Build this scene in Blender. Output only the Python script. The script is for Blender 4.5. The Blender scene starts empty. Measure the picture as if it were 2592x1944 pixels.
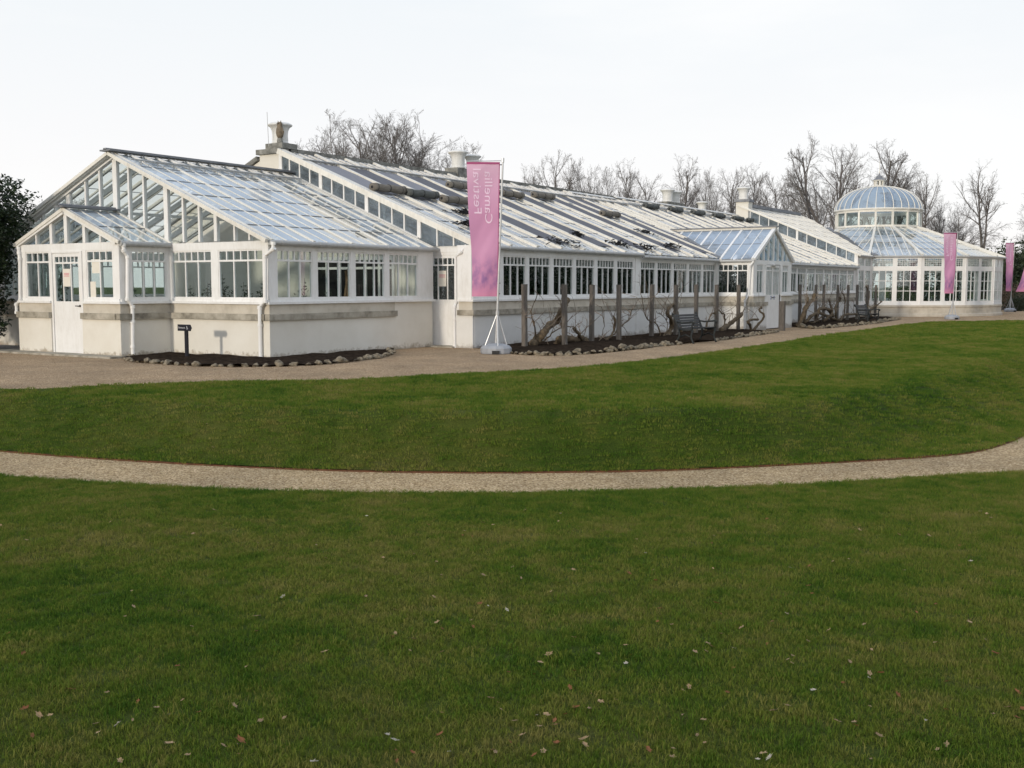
import bpy, math, random
from mathutils import Vector, Matrix, noise
R=math.radians
random.seed(7)
S=bpy.context.scene; COL=S.collection
# ------------------------------------------------------------------ camera maths (photo 2592x1944)
FL=2736.;CX=1296.;CY=972.;HZ=722.;H=1.65
pit=math.atan((CY-HZ)/FL); yaw=R(33.0)
fwd2=Vector((math.cos(yaw),math.sin(yaw))); rt2=Vector((math.sin(yaw),-math.cos(yaw)))
cp,sp=math.cos(pit),math.sin(pit)
FW=Vector((fwd2.x*cp,fwd2.y*cp,-sp)); UP=Vector((fwd2.x*sp,fwd2.y*sp,cp)); RT=Vector((rt2.x,rt2.y,0))
def ray(x,y): return FW+RT*((x-CX)/FL)-UP*((y-CY)/FL)
def atz(x,y,z=0): r=ray(x,y);t=(z-H)/r.z;return Vector((r.x*t,r.y*t,z))
def atY(x,y,Y): r=ray(x,y);t=Y/r.y;return Vector((r.x*t,Y,H+r.z*t))
def atX(x,y,X): r=ray(x,y);t=X/r.x;return Vector((X,r.y*t,H+r.z*t))
def gz(X): return 0.0 if X<24 else -0.1*min(1,(X-24)/18)
def gnd(x,y):
    z=0
    for i in range(5): q=atz(x,y,z); z=gz(q.x)
    return q
def wd(depth,lat): return (fwd2.x*depth+rt2.x*lat, fwd2.y*depth+rt2.y*lat)
D=1.1718
z1=lambda x,y:(x/2.765,350+y/2.765)
z2=lambda x,y:(600+x/2.3697,250+y/2.3697)
z3=lambda x,y:(1150+x/2.765,350+y/2.765)
z4=lambda x,y:(1750+x/2.627,300+y/2.627)
zV=lambda x,y:(1250+x/3.16,680+y/3.16)
zC=lambda x,y:(1950+x/7.373,650+y/7.373)
zM=lambda x,y:(1650+x/5.185,550+y/5.185)
# ------------------------------------------------------------------ materials
def mat(name): 
    m=bpy.data.materials.new(name); m.use_nodes=True
    nt=m.node_tree; nt.nodes.clear()
    o=nt.nodes.new('ShaderNodeOutputMaterial'); return m,nt,o
def N(nt,t,**k):
    n=nt.nodes.new(t)
    for a,b in k.items():
        if a.startswith('_'): setattr(n,a[1:],b)
        else: n.inputs[a.replace('_',' ')].default_value=b
    return n
def ramp(nt,stops,interp='LINEAR'):
    n=nt.nodes.new('ShaderNodeValToRGB'); n.color_ramp.interpolation=interp
    el=n.color_ramp.elements
    while len(el)<len(stops): el.new(0.5)
    for e,(p,c) in zip(el,stops): e.position=p; e.color=(*c,1) if len(c)==3 else c
    return n
def coords(nt,obj=True):
    if obj: return nt.nodes.new('ShaderNodeTexCoord').outputs['Object']
    return nt.nodes.new('ShaderNodeNewGeometry').outputs['Position']
def surf(name,c1,c2,scale=3,rough=.7,bump=0,bscale=40,c3=None,det=6,world=True,spec=.3,stretch=None,trans=0,metal=0):
    m,nt,o=mat(name); L=nt.links
    co=coords(nt,not world)
    if stretch:
        mp=N(nt,'ShaderNodeMapping'); mp.inputs['Scale'].default_value=stretch; L.new(co,mp.inputs['Vector']); co=mp.outputs[0]
    n=N(nt,'ShaderNodeTexNoise',Scale=scale,Detail=det,Roughness=.6); L.new(co,n.inputs['Vector'])
    st=[(.3,c1),(.7,c2)] if c3 is None else [(.28,c1),(.5,c2),(.72,c3)]
    r=ramp(nt,st); L.new(n.outputs[0],r.inputs[0])
    b=N(nt,'ShaderNodeBsdfPrincipled',Roughness=rough,Metallic=metal); b.inputs['Specular IOR Level'].default_value=spec
    L.new(r.outputs[0],b.inputs['Base Color'])
    if bump:
        n2=N(nt,'ShaderNodeTexNoise',Scale=bscale,Detail=5); L.new(co,n2.inputs['Vector'])
        bp=N(nt,'ShaderNodeBump',Strength=bump,Distance=.02); L.new(n2.outputs[0],bp.inputs['Height']); L.new(bp.outputs[0],b.inputs['Normal'])
    if trans:
        t=N(nt,'ShaderNodeBsdfTranslucent'); L.new(r.outputs[0],t.inputs['Color'])
        mx=N(nt,'ShaderNodeMixShader',Fac=trans); L.new(b.outputs[0],mx.inputs[1]); L.new(t.outputs[0],mx.inputs[2]); L.new(mx.outputs[0],o.inputs[0])
    else: L.new(b.outputs[0],o.inputs[0])
    return m
def paint(name,col,dirt,rough=.45,dlo=.5,dhi=.8):
    m,nt,o=mat(name); L=nt.links; co=coords(nt,False)
    n=N(nt,'ShaderNodeTexNoise',Scale=1.7,Detail=8,Roughness=.7); L.new(co,n.inputs['Vector'])
    mp=N(nt,'ShaderNodeMapping'); mp.inputs['Scale'].default_value=(6,6,1.2); L.new(co,mp.inputs['Vector'])
    n3=N(nt,'ShaderNodeTexNoise',Scale=2.5,Detail=6,Roughness=.75); L.new(mp.outputs[0],n3.inputs['Vector'])
    mu=N(nt,'ShaderNodeMath',_operation='MULTIPLY'); L.new(n.outputs[0],mu.inputs[0]); L.new(n3.outputs[0],mu.inputs[1])
    r=ramp(nt,[(.18,col),(.48,dirt)]); L.new(mu.outputs[0],r.inputs[0])
    b=N(nt,'ShaderNodeBsdfPrincipled',Roughness=rough); b.inputs['Specular IOR Level'].default_value=.35
    L.new(r.outputs[0],b.inputs['Base Color'])
    bp=N(nt,'ShaderNodeBump',Strength=.12,Distance=.01); L.new(n3.outputs[0],bp.inputs['Height']); L.new(bp.outputs[0],b.inputs['Normal'])
    L.new(b.outputs[0],o.inputs[0]); return m
def stucco(name,col,warm,foot):
    # painted render: faint blotches, rising damp and splash marks at the foot of the wall
    m,nt,o=mat(name); L=nt.links; co=coords(nt,False)
    n=N(nt,'ShaderNodeTexNoise',Scale=.9,Detail=8,Roughness=.65); L.new(co,n.inputs['Vector'])
    r=ramp(nt,[(.3,col),(.72,warm)]); L.new(n.outputs[0],r.inputs[0])
    n4=N(nt,'ShaderNodeTexNoise',Scale=7,Detail=8,Roughness=.7); L.new(co,n4.inputs['Vector'])
    sx=N(nt,'ShaderNodeSeparateXYZ'); L.new(co,sx.inputs[0])
    ad=N(nt,'ShaderNodeMath',_operation='MULTIPLY_ADD'); ad.inputs[1].default_value=-.55; ad.inputs[2].default_value=0; L.new(n4.outputs[0],ad.inputs[0])
    a2=N(nt,'ShaderNodeMath',_operation='ADD'); L.new(sx.outputs[2],a2.inputs[0]); L.new(ad.outputs[0],a2.inputs[1])
    rz=ramp(nt,[(0.0,(.85,.85,.85)),(.11,(0,0,0))]); 
    mr=N(nt,'ShaderNodeMath',_operation='ADD'); mr.inputs[1].default_value=.27; L.new(a2.outputs[0],mr.inputs[0]); L.new(mr.outputs[0],rz.inputs[0])
    mx=N(nt,'ShaderNodeMix',_data_type='RGBA'); L.new(rz.outputs[0],mx.inputs[0]); L.new(r.outputs[0],mx.inputs[6]); mx.inputs[7].default_value=(*foot,1)
    b=N(nt,'ShaderNodeBsdfPrincipled',Roughness=.8); b.inputs['Specular IOR Level'].default_value=.2
    L.new(mx.outputs[2],b.inputs['Base Color'])
    bp=N(nt,'ShaderNodeBump',Strength=.25,Distance=.01); L.new(n4.outputs[0],bp.inputs['Height']); L.new(bp.outputs[0],b.inputs['Normal'])
    L.new(b.outputs[0],o.inputs[0]); return m
def glass(name,tint=(.86,.9,.9),film=None,lo=.45,hi=.5,amount=.5,scale=.6,rough=.02,gain=1.0):
    m,nt,o=mat(name); L=nt.links
    t=N(nt,'ShaderNodeBsdfTransparent'); t.inputs[0].default_value=(*tint,1)
    g=N(nt,'ShaderNodeBsdfGlossy',Roughness=rough); g.inputs[0].default_value=(1,1,1,1)
    lw=N(nt,'ShaderNodeLayerWeight',Blend=.5); pw=N(nt,'ShaderNodeMath',_operation='POWER'); pw.inputs[1].default_value=4.2 if film else 5.0; L.new(lw.outputs['Facing'],pw.inputs[0])
    ml=N(nt,'ShaderNodeMath',_operation='MULTIPLY_ADD',_use_clamp=True); ml.inputs[1].default_value=.88*gain; ml.inputs[2].default_value=.10*gain if film else .075*gain
    L.new(pw.outputs[0],ml.inputs[0])
    co=coords(nt,False)
    n0=N(nt,'ShaderNodeTexNoise',Scale=1.3,Detail=2); L.new(co,n0.inputs['Vector'])
    bp=N(nt,'ShaderNodeBump',Strength=.05,Distance=.05); L.new(n0.outputs[0],bp.inputs['Height']); L.new(bp.outputs[0],g.inputs['Normal'])
    mx=N(nt,'ShaderNodeMixShader'); L.new(ml.outputs[0],mx.inputs[0]); L.new(t.outputs[0],mx.inputs[1]); L.new(g.outputs[0],mx.inputs[2])
    out=mx.outputs[0]
    if film:
        n=N(nt,'ShaderNodeTexNoise',Scale=scale,Detail=5,Roughness=.55,Distortion=.6); L.new(co,n.inputs['Vector'])
        r=ramp(nt,[(lo,(0.08,)*3),(hi,(amount,)*3)]); L.new(n.outputs[0],r.inputs[0])
        d0=N(nt,'ShaderNodeBsdfDiffuse'); d0.inputs[0].default_value=(*film,1); d1_=N(nt,'ShaderNodeBsdfTranslucent'); d1_.inputs[0].default_value=(*film,1)
        d=N(nt,'ShaderNodeMixShader',Fac=.42); L.new(d0.outputs[0],d.inputs[1]); L.new(d1_.outputs[0],d.inputs[2])
        m2=N(nt,'ShaderNodeMixShader'); L.new(r.outputs[0],m2.inputs[0]); L.new(out,m2.inputs[1]); L.new(d.outputs[0],m2.inputs[2]); out=m2.outputs[0]
    L.new(out,o.inputs[0]); return m
M={}
M['white']=paint('white_paint',(.80,.79,.77),(.66,.64,.60))
M['cream']=paint('cream_paint',(.76,.73,.66),(.55,.51,.44))
M['old']=paint('weathered_white_paint',(.74,.72,.68),(.36,.34,.31))
M['stucco']=stucco('cream_stucco',(.74,.71,.64),(.64,.60,.52),(.33,.28,.21))
M['stuccow']=stucco('white_stucco',(.72,.71,.69),(.62,.61,.57),(.33,.30,.26))
M['inner']=surf('inside_plaster',(.40,.37,.32),(.50,.46,.40),scale=1.2,rough=.9)
M['stone']=surf('weathered_stone',(.13,.115,.09),(.34,.31,.25),c3=(.47,.43,.36),scale=3.5,det=10,rough=.9,bump=.5,bscale=30)
M['course']=surf('smooth_stone_course',(.40,.36,.29),(.53,.48,.40),c3=(.58,.54,.46),scale=2.2,det=9,rough=.9,bump=.2,bscale=30)
M['coping']=surf('lichen_coping',(.10,.098,.085),(.20,.195,.175),c3=(.33,.32,.29),scale=5,det=10,rough=.95,bump=.4,bscale=25)
M['lead']=surf('lead_sheet',(.15,.155,.165),(.27,.275,.29),scale=2.5,rough=.6,metal=.2)
M['gutter']=paint('gutter_paint',(.46,.46,.45),(.30,.30,.29))
M['pane']=glass('window_glass',(.88,.92,.91))
M['roofg']=glass('roof_glass_clear',(.87,.9,.9),film=(.74,.84,.95),lo=.47,hi=.50,amount=.55,scale=.42,gain=1.25)
M['roofn']=glass('roof_glass_north',(.88,.91,.9),gain=.8)
M['roofw']=glass('roof_glass_limewashed',(.8,.83,.84),film=(.74,.78,.83),lo=.40,hi=.55,amount=.72,scale=1.6,gain=1.2)
M['domeg']=glass('dome_glass',(.74,.8,.86),film=(.46,.57,.70),lo=.35,hi=.5,amount=.8,scale=1.0,gain=1.3)
M['porchg']=glass('porch_roof_glass',(.85,.9,.93),film=(.58,.70,.86),lo=.3,hi=.5,amount=.72,scale=.9,gain=1.3)
M['stripg']=glass('strip_glass',(.72,.76,.78),film=(.45,.52,.58),lo=.3,hi=.7,amount=.45,scale=2,gain=1.0)
M['net']=surf('shade_netting',(.10,.10,.115),(.17,.17,.185),scale=3,rough=.85,stretch=(14,1,1),bump=.3)
M['net2']=surf('pale_shade_netting',(.20,.20,.22),(.29,.29,.31),scale=3,rough=.85,stretch=(14,1,1),bump=.3)
M['roll']=surf('slatted_blind_roll',(.12,.105,.085),(.26,.235,.20),scale=9,rough=.9,stretch=(.5,8,8),bump=.6)
M['roll2']=surf('green_grey_blind_roll',(.075,.08,.075),(.15,.155,.145),scale=9,rough=.9,stretch=(.5,8,8),bump=.6)
M['ragged']=surf('torn_black_netting',(.012,.012,.014),(.03,.03,.03),scale=8,rough=.95)
M['soil']=surf('bed_soil',(.013,.010,.008),(.055,.040,.029),scale=9,det=10,rough=1,bump=1,bscale=30,spec=0)
M['rock']=surf('edging_rock',(.07,.058,.042),(.19,.16,.115),c3=(.32,.27,.20),scale=14,det=8,rough=.95,bump=.9,bscale=35,spec=.1)
M['post']=surf('weathered_oak',(.095,.083,.07),(.20,.175,.15),scale=5,rough=.9,stretch=(8,8,1),bump=.6)
M['vine']=surf('vine_bark',(.05,.037,.025),(.19,.14,.085),scale=9,det=8,rough=.95,bump=.9,bscale=20)
M['twig']=surf('vine_twig',(.16,.12,.09),(.27,.22,.17),scale=5,rough=.9)
M['bark']=surf('tree_bark',(.13,.118,.112),(.225,.205,.195),scale=3,rough=.95)
M['trunk']=surf('tree_trunk_bark',(.085,.075,.07),(.155,.138,.13),scale=3,rough=.95)
M['bench']=surf('bench_paint',(.012,.014,.014),(.03,.034,.033),scale=6,rough=.55,bump=.2)
M['slat']=surf('bench_slat',(.02,.021,.022),(.06,.06,.06),scale=5,rough=.6,stretch=(1,9,9),bump=.2)
M['black']=surf('sign_black',(.008,.009,.013),(.02,.02,.028),scale=5,rough=.5)
M['letter']=surf('lettering',(.55,.55,.58),(.62,.62,.64),scale=5,rough=.6)
M['steel']=surf('steel_pole',(.5,.5,.5),(.6,.6,.6),scale=5,rough=.35,metal=.6)
M['tank']=surf('grey_plastic',(.27,.28,.30),(.33,.34,.36),scale=4,rough=.5)
M['rust']=surf('rusty_edging',(.06,.028,.015),(.16,.072,.034),scale=12,rough=.9)
M['paper']=surf('paper',(.68,.64,.55),(.74,.70,.62),scale=3,rough=.9)
M['pinkink']=surf('pink_print',(.62,.22,.26),(.70,.32,.34),scale=3,rough=.9)
M['terracotta']=surf('terracotta',(.22,.09,.05),(.32,.14,.08),scale=4,rough=.9)
M['owl']=surf('owl_plastic',(.11,.085,.06),(.24,.19,.13),scale=14,rough=.7)
M['floor']=surf('inside_floor',(.12,.11,.10),(.2,.18,.16),scale=3,rough=.9)
M['handle']=surf('dark_metal',(.02,.02,.02),(.05,.05,.05),scale=4,rough=.4,metal=.5)
M['blue']=surf('blue_plate',(.03,.06,.30),(.04,.08,.36),scale=4,rough=.4)
M['dark']=surf('painted_dark_interior',(.012,.012,.013),(.03,.028,.028),scale=2,rough=.9)  # near-black colour stands in for the dim room behind the inner door
M['wood']=surf('brown_timber',(.14,.085,.045),(.26,.165,.095),scale=6,rough=.8,stretch=(8,8,1))
M['urn']=paint('urn_white',(.74,.73,.70),(.50,.49,.46))
def leafmat(name,a,b,rough=.4,tr=.2): return surf(name,a,b,scale=3,rough=rough,trans=tr,spec=.5)
M['camellia']=leafmat('camellia_leaf',(.010,.022,.008),(.035,.06,.02),.32,.1)
M['yew']=leafmat('evergreen_leaf',(.012,.022,.008),(.045,.06,.02),.6,.15)
M['brownhedge']=leafmat('brown_hedge_leaf',(.10,.07,.045),(.22,.16,.10),.8,.2)
def banner_mat():
    m,nt,o=mat('pink_banner_cloth'); L=nt.links
    tc=nt.nodes.new('ShaderNodeTexCoord'); co=tc.outputs['UV']
    sx=N(nt,'ShaderNodeSeparateXYZ'); L.new(co,sx.inputs[0])
    r=ramp(nt,[(0,(.68,.26,.40)),(.12,(.62,.27,.44)),(.35,(.66,.31,.49)),(.6,(.63,.29,.46)),(.82,(.68,.36,.52)),(1,(.76,.47,.60))]); L.new(sx.outputs[1],r.inputs[0])
    # printed picture of the glasshouse, a soft purple design low on the cloth
    n=N(nt,'ShaderNodeTexNoise',Scale=4,Detail=5); mp=N(nt,'ShaderNodeMapping'); mp.inputs['Scale'].default_value=(1,3,1); L.new(co,mp.inputs[0]); L.new(mp.outputs[0],n.inputs[0])
    w=N(nt,'ShaderNodeMapRange',_interpolation_type='SMOOTHSTEP'); w.inputs[1].default_value=.36; w.inputs[2].default_value=.14; L.new(sx.outputs[1],w.inputs[0])
    w2=N(nt,'ShaderNodeMapRange',_interpolation_type='SMOOTHSTEP'); w2.inputs[1].default_value=.01; w2.inputs[2].default_value=.12; L.new(sx.outputs[1],w2.inputs[0])
    k=N(nt,'ShaderNodeMath',_operation='MULTIPLY'); L.new(w.outputs[0],k.inputs[0]); L.new(w2.outputs[0],k.inputs[1])
    rr=ramp(nt,[(.38,(0,0,0)),(.62,(.75,)*3)]); L.new(n.outputs[0],rr.inputs[0])
    k2=N(nt,'ShaderNodeMath',_operation='MULTIPLY'); L.new(k.outputs[0],k2.inputs[0]); L.new(rr.outputs[0],k2.inputs[1])
    mx=N(nt,'ShaderNodeMix',_data_type='RGBA'); L.new(k2.outputs[0],mx.inputs[0]); L.new(r.outputs[0],mx.inputs[6]); mx.inputs[7].default_value=(.25,.13,.33,1)
    b=N(nt,'ShaderNodeBsdfPrincipled',Roughness=.6); L.new(mx.outputs[2],b.inputs['Base Color'])
    t=N(nt,'ShaderNodeBsdfTranslucent'); L.new(mx.outputs[2],t.inputs[0])
    ms=N(nt,'ShaderNodeMixShader',Fac=.3); L.new(b.outputs[0],ms.inputs[1]); L.new(t.outputs[0],ms.inputs[2]); L.new(ms.outputs[0],o.inputs[0])
    return m
M['banner']=banner_mat()
M['bannertext']=surf('banner_lettering',(.76,.55,.69),(.80,.60,.73),scale=3,rough=.7)
def lawn_mat():
    m,nt,o=mat('lawn_grass'); L=nt.links; co=coords(nt,False)
    n=N(nt,'ShaderNodeTexNoise',Scale=.55,Detail=9,Roughness=.68); L.new(co,n.inputs[0])
    r=ramp(nt,[(.3,(.030,.052,.008)),(.46,(.052,.078,.011)),(.60,(.076,.090,.017)),(.72,(.095,.085,.030))]); L.new(n.outputs[0],r.inputs[0])
    n2=N(nt,'ShaderNodeTexNoise',Scale=60,Detail=6,Roughness=.7); L.new(co,n2.inputs[0])
    r2=ramp(nt,[(.3,(.45,.45,.45)),(.7,(1.5,1.5,1.4))]); L.new(n2.outputs[0],r2.inputs[0])
    mx=N(nt,'ShaderNodeMix',_data_type='RGBA',_blend_type='MULTIPLY'); mx.inputs[0].default_value=1; L.new(r.outputs[0],mx.inputs[6]); L.new(r2.outputs[0],mx.inputs[7])
    b=N(nt,'ShaderNodeBsdfPrincipled',Roughness=.9); b.inputs['Specular IOR Level'].default_value=.1; L.new(mx.outputs[2],b.inputs['Base Color'])
    bp=N(nt,'ShaderNodeBump',Strength=.8,Distance=.03); L.new(n2.outputs[0],bp.inputs['Height']); L.new(bp.outputs[0],b.inputs['Normal'])
    L.new(b.outputs[0],o.inputs[0]); return m
def blade_mat():
    m,nt,o=mat('grass_blade'); L=nt.links; co=coords(nt,False)
    n=N(nt,'ShaderNodeTexNoise',Scale=.55,Detail=9,Roughness=.68); L.new(co,n.inputs[0])
    oi=nt.nodes.new('ShaderNodeObjectInfo')
    nb=N(nt,'ShaderNodeTexNoise',Scale=3.1,Detail=4,Roughness=.6); L.new(co,nb.inputs[0]); av=N(nt,'ShaderNodeMix'); av.inputs[0].default_value=.42; L.new(n.outputs[0],av.inputs[2]); L.new(nb.outputs[0],av.inputs[3])
    ad=N(nt,'ShaderNodeMath',_operation='MULTIPLY_ADD'); ad.inputs[1].default_value=.16; L.new(oi.outputs['Random'],ad.inputs[0]); L.new(av.outputs[0],ad.inputs[2])
    sb=N(nt,'ShaderNodeMath',_operation='SUBTRACT'); sb.inputs[1].default_value=.08; L.new(ad.outputs[0],sb.inputs[0])
    r=ramp(nt,[(.36,(.046,.104,.012)),(.44,(.092,.156,.018)),(.53,(.146,.180,.028)),(.65,(.23,.21,.060))]); L.new(sb.outputs[0],r.inputs[0])
    b=N(nt,'ShaderNodeBsdfPrincipled',Roughness=.6); b.inputs['Specular IOR Level'].default_value=.08; L.new(r.outputs[0],b.inputs['Base Color'])
    t=N(nt,'ShaderNodeBsdfTranslucent'); L.new(r.outputs[0],t.inputs[0])
    ms=N(nt,'ShaderNodeMixShader',Fac=.3); L.new(b.outputs[0],ms.inputs[1]); L.new(t.outputs[0],ms.inputs[2]); L.new(ms.outputs[0],o.inputs[0])
    return m
M['lawn']=lawn_mat(); M['blade']=blade_mat()
def gravel_mat(name,cols,scale=45,tone=None):
    m,nt,o=mat(name); L=nt.links; co=coords(nt,False)
    v=N(nt,'ShaderNodeTexVoronoi',Scale=scale); L.new(co,v.inputs['Vector'])
    sx=N(nt,'ShaderNodeSeparateColor'); L.new(v.outputs['Color'],sx.inputs[0])
    r=ramp(nt,cols); L.new(sx.outputs[0],r.inputs[0])
    n=N(nt,'ShaderNodeTexNoise',Scale=.7,Detail=8,Roughness=.7); L.new(co,n.inputs[0])
    r2=ramp(nt,[(.3,(.72,.72,.72)),(.7,(1.2,1.18,1.15))]); L.new(n.outputs[0],r2.inputs[0])
    mx=N(nt,'ShaderNodeMix',_data_type='RGBA',_blend_type='MULTIPLY'); mx.inputs[0].default_value=1; L.new(r.outputs[0],mx.inputs[6]); L.new(r2.outputs[0],mx.inputs[7])
    b=N(nt,'ShaderNodeBsdfPrincipled',Roughness=.9); b.inputs['Specular IOR Level'].default_value=.15; L.new(mx.outputs[2],b.inputs['Base Color'])
    bp=N(nt,'ShaderNodeBump',Strength=1,Distance=.02); L.new(v.outputs['Distance'],bp.inputs['Height']); bp.invert=True; L.new(bp.outputs[0],b.inputs['Normal'])
    L.new(b.outputs[0],o.inputs[0]); return m
M['gravel']=gravel_mat('pink_brown_gravel',[(.0,(.21,.135,.075)),(.35,(.365,.255,.155)),(.75,(.465,.34,.215)),(1,(.60,.47,.33))],scale=55)
M['path']=gravel_mat('pea_gravel',[(.0,(.20,.13,.065)),(.3,(.37,.265,.145)),(.7,(.50,.375,.22)),(1,(.68,.54,.36))],scale=48)
# ------------------------------------------------------------------ mesh builder
class MB:
    def __init__(s): s.v=[];s.f=[];s.uv=None
    def face(s,pts): n=len(s.v); s.v+= [tuple(p) for p in pts]; s.f.append(tuple(range(n,n+len(pts))))
    def hexa(s,b,t):
        n=len(s.v); s.v+=[tuple(p) for p in b]+[tuple(p) for p in t]; k=len(b)
        s.f.append(tuple(n+i for i in range(k))[::-1]); s.f.append(tuple(n+k+i for i in range(k)))
        for i in range(k): j=(i+1)%k; s.f.append((n+i,n+j,n+k+j,n+k+i))
    def box(s,x0,x1,y0,y1,z0,z1): s.hexa([(x0,y0,z0),(x1,y0,z0),(x1,y1,z0),(x0,y1,z0)],[(x0,y0,z1),(x1,y0,z1),(x1,y1,z1),(x0,y1,z1)])
    def beam(s,p,q,w,h,up=(0,0,1)):
        p=Vector(p);q=Vector(q);d=(q-p)
        if d.length<1e-6: return
        d.normalize(); u=Vector(up); a=d.cross(u)
        if a.length<1e-4: a=d.cross(Vector((1,0,0)))
        a.normalize(); b=a.cross(d); a*=w/2;b*=h/2
        s.hexa([p-a-b,p+a-b,p+a+b,p-a+b],[q-a-b,q+a-b,q+a+b,q-a+b])
    def tube(s,pts,rad,seg=6,cap=True):
        pts=[Vector(p) for p in pts]
        if not hasattr(rad,'__len__'): rad=[rad]*len(pts)
        n=len(s.v); a=None
        for i,p in enumerate(pts):
            d=(pts[min(i+1,len(pts)-1)]-pts[max(i-1,0)])
            if d.length<1e-9: d=Vector((0,0,1))
            d.normalize()
            if a is None: a=d.orthogonal()
            a=a-d*a.dot(d)
            if a.length<1e-5: a=d.orthogonal()
            a.normalize(); b=d.cross(a)
            for k in range(seg):
                t=2*math.pi*k/seg; s.v.append(tuple(p+(a*math.cos(t)+b*math.sin(t))*rad[i]))
        for i in range(len(pts)-1):
            for k in range(seg):
                j=(k+1)%seg; s.f.append((n+i*seg+k,n+i*seg+j,n+(i+1)*seg+j,n+(i+1)*seg+k))
        if cap and seg>2: s.f.append(tuple(n+k for k in range(seg))[::-1]); m=n+(len(pts)-1)*seg; s.f.append(tuple(m+k for k in range(seg)))
    def lathe(s,prof,c=(0,0,0),seg=24,a0=0):
        n=len(s.v)
        for r,z in prof:
            for k in range(seg): t=a0+2*math.pi*k/seg; s.v.append((c[0]+r*math.cos(t),c[1]+r*math.sin(t),c[2]+z))
        for i in range(len(prof)-1):
            for k in range(seg): j=(k+1)%seg; s.f.append((n+i*seg+k,n+i*seg+j,n+(i+1)*seg+j,n+(i+1)*seg+k))
        s.f.append(tuple(n+k for k in range(seg))[::-1]); m=n+(len(prof)-1)*seg; s.f.append(tuple(m+k for k in range(seg)))
    def build(s,name,m,parent=None,smooth=False,local=False):
        me=bpy.data.meshes.new(name)
        v=s.v
        if parent is not None and not local:
            L=wloc(parent); v=[(a-L.x,b-L.y,c-L.z) for a,b,c in v]
        me.from_pydata(v,[],s.f); me.materials.append(m); me.update()
        if smooth:
            for p in me.polygons: p.use_smooth=True
        o=bpy.data.objects.new(name,me); COL.objects.link(o)
        if parent is not None: o.parent=parent
        return o
def wloc(o):
    L=Vector((0,0,0))
    while o: L+=o.location; o=o.parent
    return L
def tag(o,label=None,cat=None,group=None,kind=None):
    if label:o['label']=label
    if cat:o['category']=cat
    if group:o['group']=group
    if kind:o['kind']=kind
    return o
def thing(name,label,cat,loc=(0,0,0),rz=0,group=None):
    o=bpy.data.objects.new(name,None); COL.objects.link(o); o.location=loc; o.rotation_euler=(0,0,rz); o.empty_display_size=.3
    return tag(o,label,cat,group)
def copy_tree(o,parent=None):
    c=o.copy(); COL.objects.link(c); c.parent=parent
    for ch in list(o.children): copy_tree(ch,c)
    return c
# ------------------------------------------------------------------ terrain
def cr(P,n):
    out=[];K=len(P)-1
    for i in range(n):
        t=i/(n-1)*K; k=min(int(t),K-1); f=t-k
        p0,p1,p2,p3=P[max(k-1,0)],P[k],P[k+1],P[min(k+2,K)]
        out.append(tuple(.5*((2*b)+(-a+c)*f+(2*a-5*b+4*c-d)*f*f+(-a+3*b-3*c+d)*f**3) for a,b,c,d in zip(p0,p1,p2,p3)))
    return out
ZL=-0.75
xs=[0,250,500,750,1000,1200,1400,1600,1800,2000,2120,2212]
def at(xd,yd,z): q=atz(xd*D,yd*D,z); return (q.x,q.y,z)
nearY=[1030,1047,1060,1066,1068,1066,1062,1055,1045,1033,1027,1022]
farY=[975,994,1008,1018,1022,1021,1018,1010,1000,988,974,940]
crestY=[852,862,874,884,889,889,886,876,852,812,776,742]
gravY=[838,830,824,819,806,796,778,752,723,697,694,693]
def wpt(dep,lat,z): x,y=wd(dep,lat); return (x,y,z)
NC=160
near=[wpt(17,-14,ZL),wpt(14.8,-9.3,ZL)]+[at(x,y,ZL) for x,y in zip(xs,nearY)]+[wpt(13.8,8.3,ZL),wpt(15.5,11.5,ZL),wpt(19,15,ZL)]
far =[wpt(19.5,-15,ZL),wpt(17.2,-10.5,ZL)]+[at(x,y,ZL) for x,y in zip(xs,farY)]+[wpt(18.5,8.6,ZL),wpt(22,10,ZL),wpt(30,14,ZL)]
crest=[wpt(21.5,-17.5,-.07),wpt(18.8,-12,-.07)]+[at(x,y,-.07) for x,y in zip(xs,crestY)]+[wpt(38,19.5,-.08),wpt(42,22,-.09),wpt(46,25,-.1)]
grav=[wpt(22.5,-18.5,-.03),wpt(19.6,-12.5,-.03)]+[(lambda q:(q.x,q.y,q.z-.03))(gnd(x*D,y*D)) for x,y in zip(xs,gravY)]+[wpt(50.5,27,-.13),wpt(51,31,-.13),wpt(52,36,-.13)]
near,far,crest,grav=[cr(c,NC) for c in (near,far,crest,grav)]
def strip(name,A,B,rows,m,prof=None,noise_amp=0,kind='structure',skirt=None):
    mb=MB()
    for i in range(NC):
        a=Vector(A[i]);b=Vector(B[i])
        for j in range(rows+1):
            t=j/rows; p=a.lerp(b,t); z=p.z if prof is None else a.z+(b.z-a.z)*prof(t)
            w=math.sin(math.pi*t)**.5 if 0<t<1 else 0
            z+=noise_amp*w*noise.noise((p.x*.45,p.y*.45,0))+noise_amp*.35*w*noise.noise((p.x*2,p.y*2,3))
            mb.v.append((p.x,p.y,z))
    for i in range(NC-1):
        for j in range(rows):
            n=i*(rows+1)+j; mb.f.append((n,n+rows+1,n+rows+2,n+1))
    o=mb.build(name,m,smooth=True); return tag(o,kind=kind) if kind else o
sm=lambda t:t*t*(3-2*t)
def lawn_profile(): pass
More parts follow.
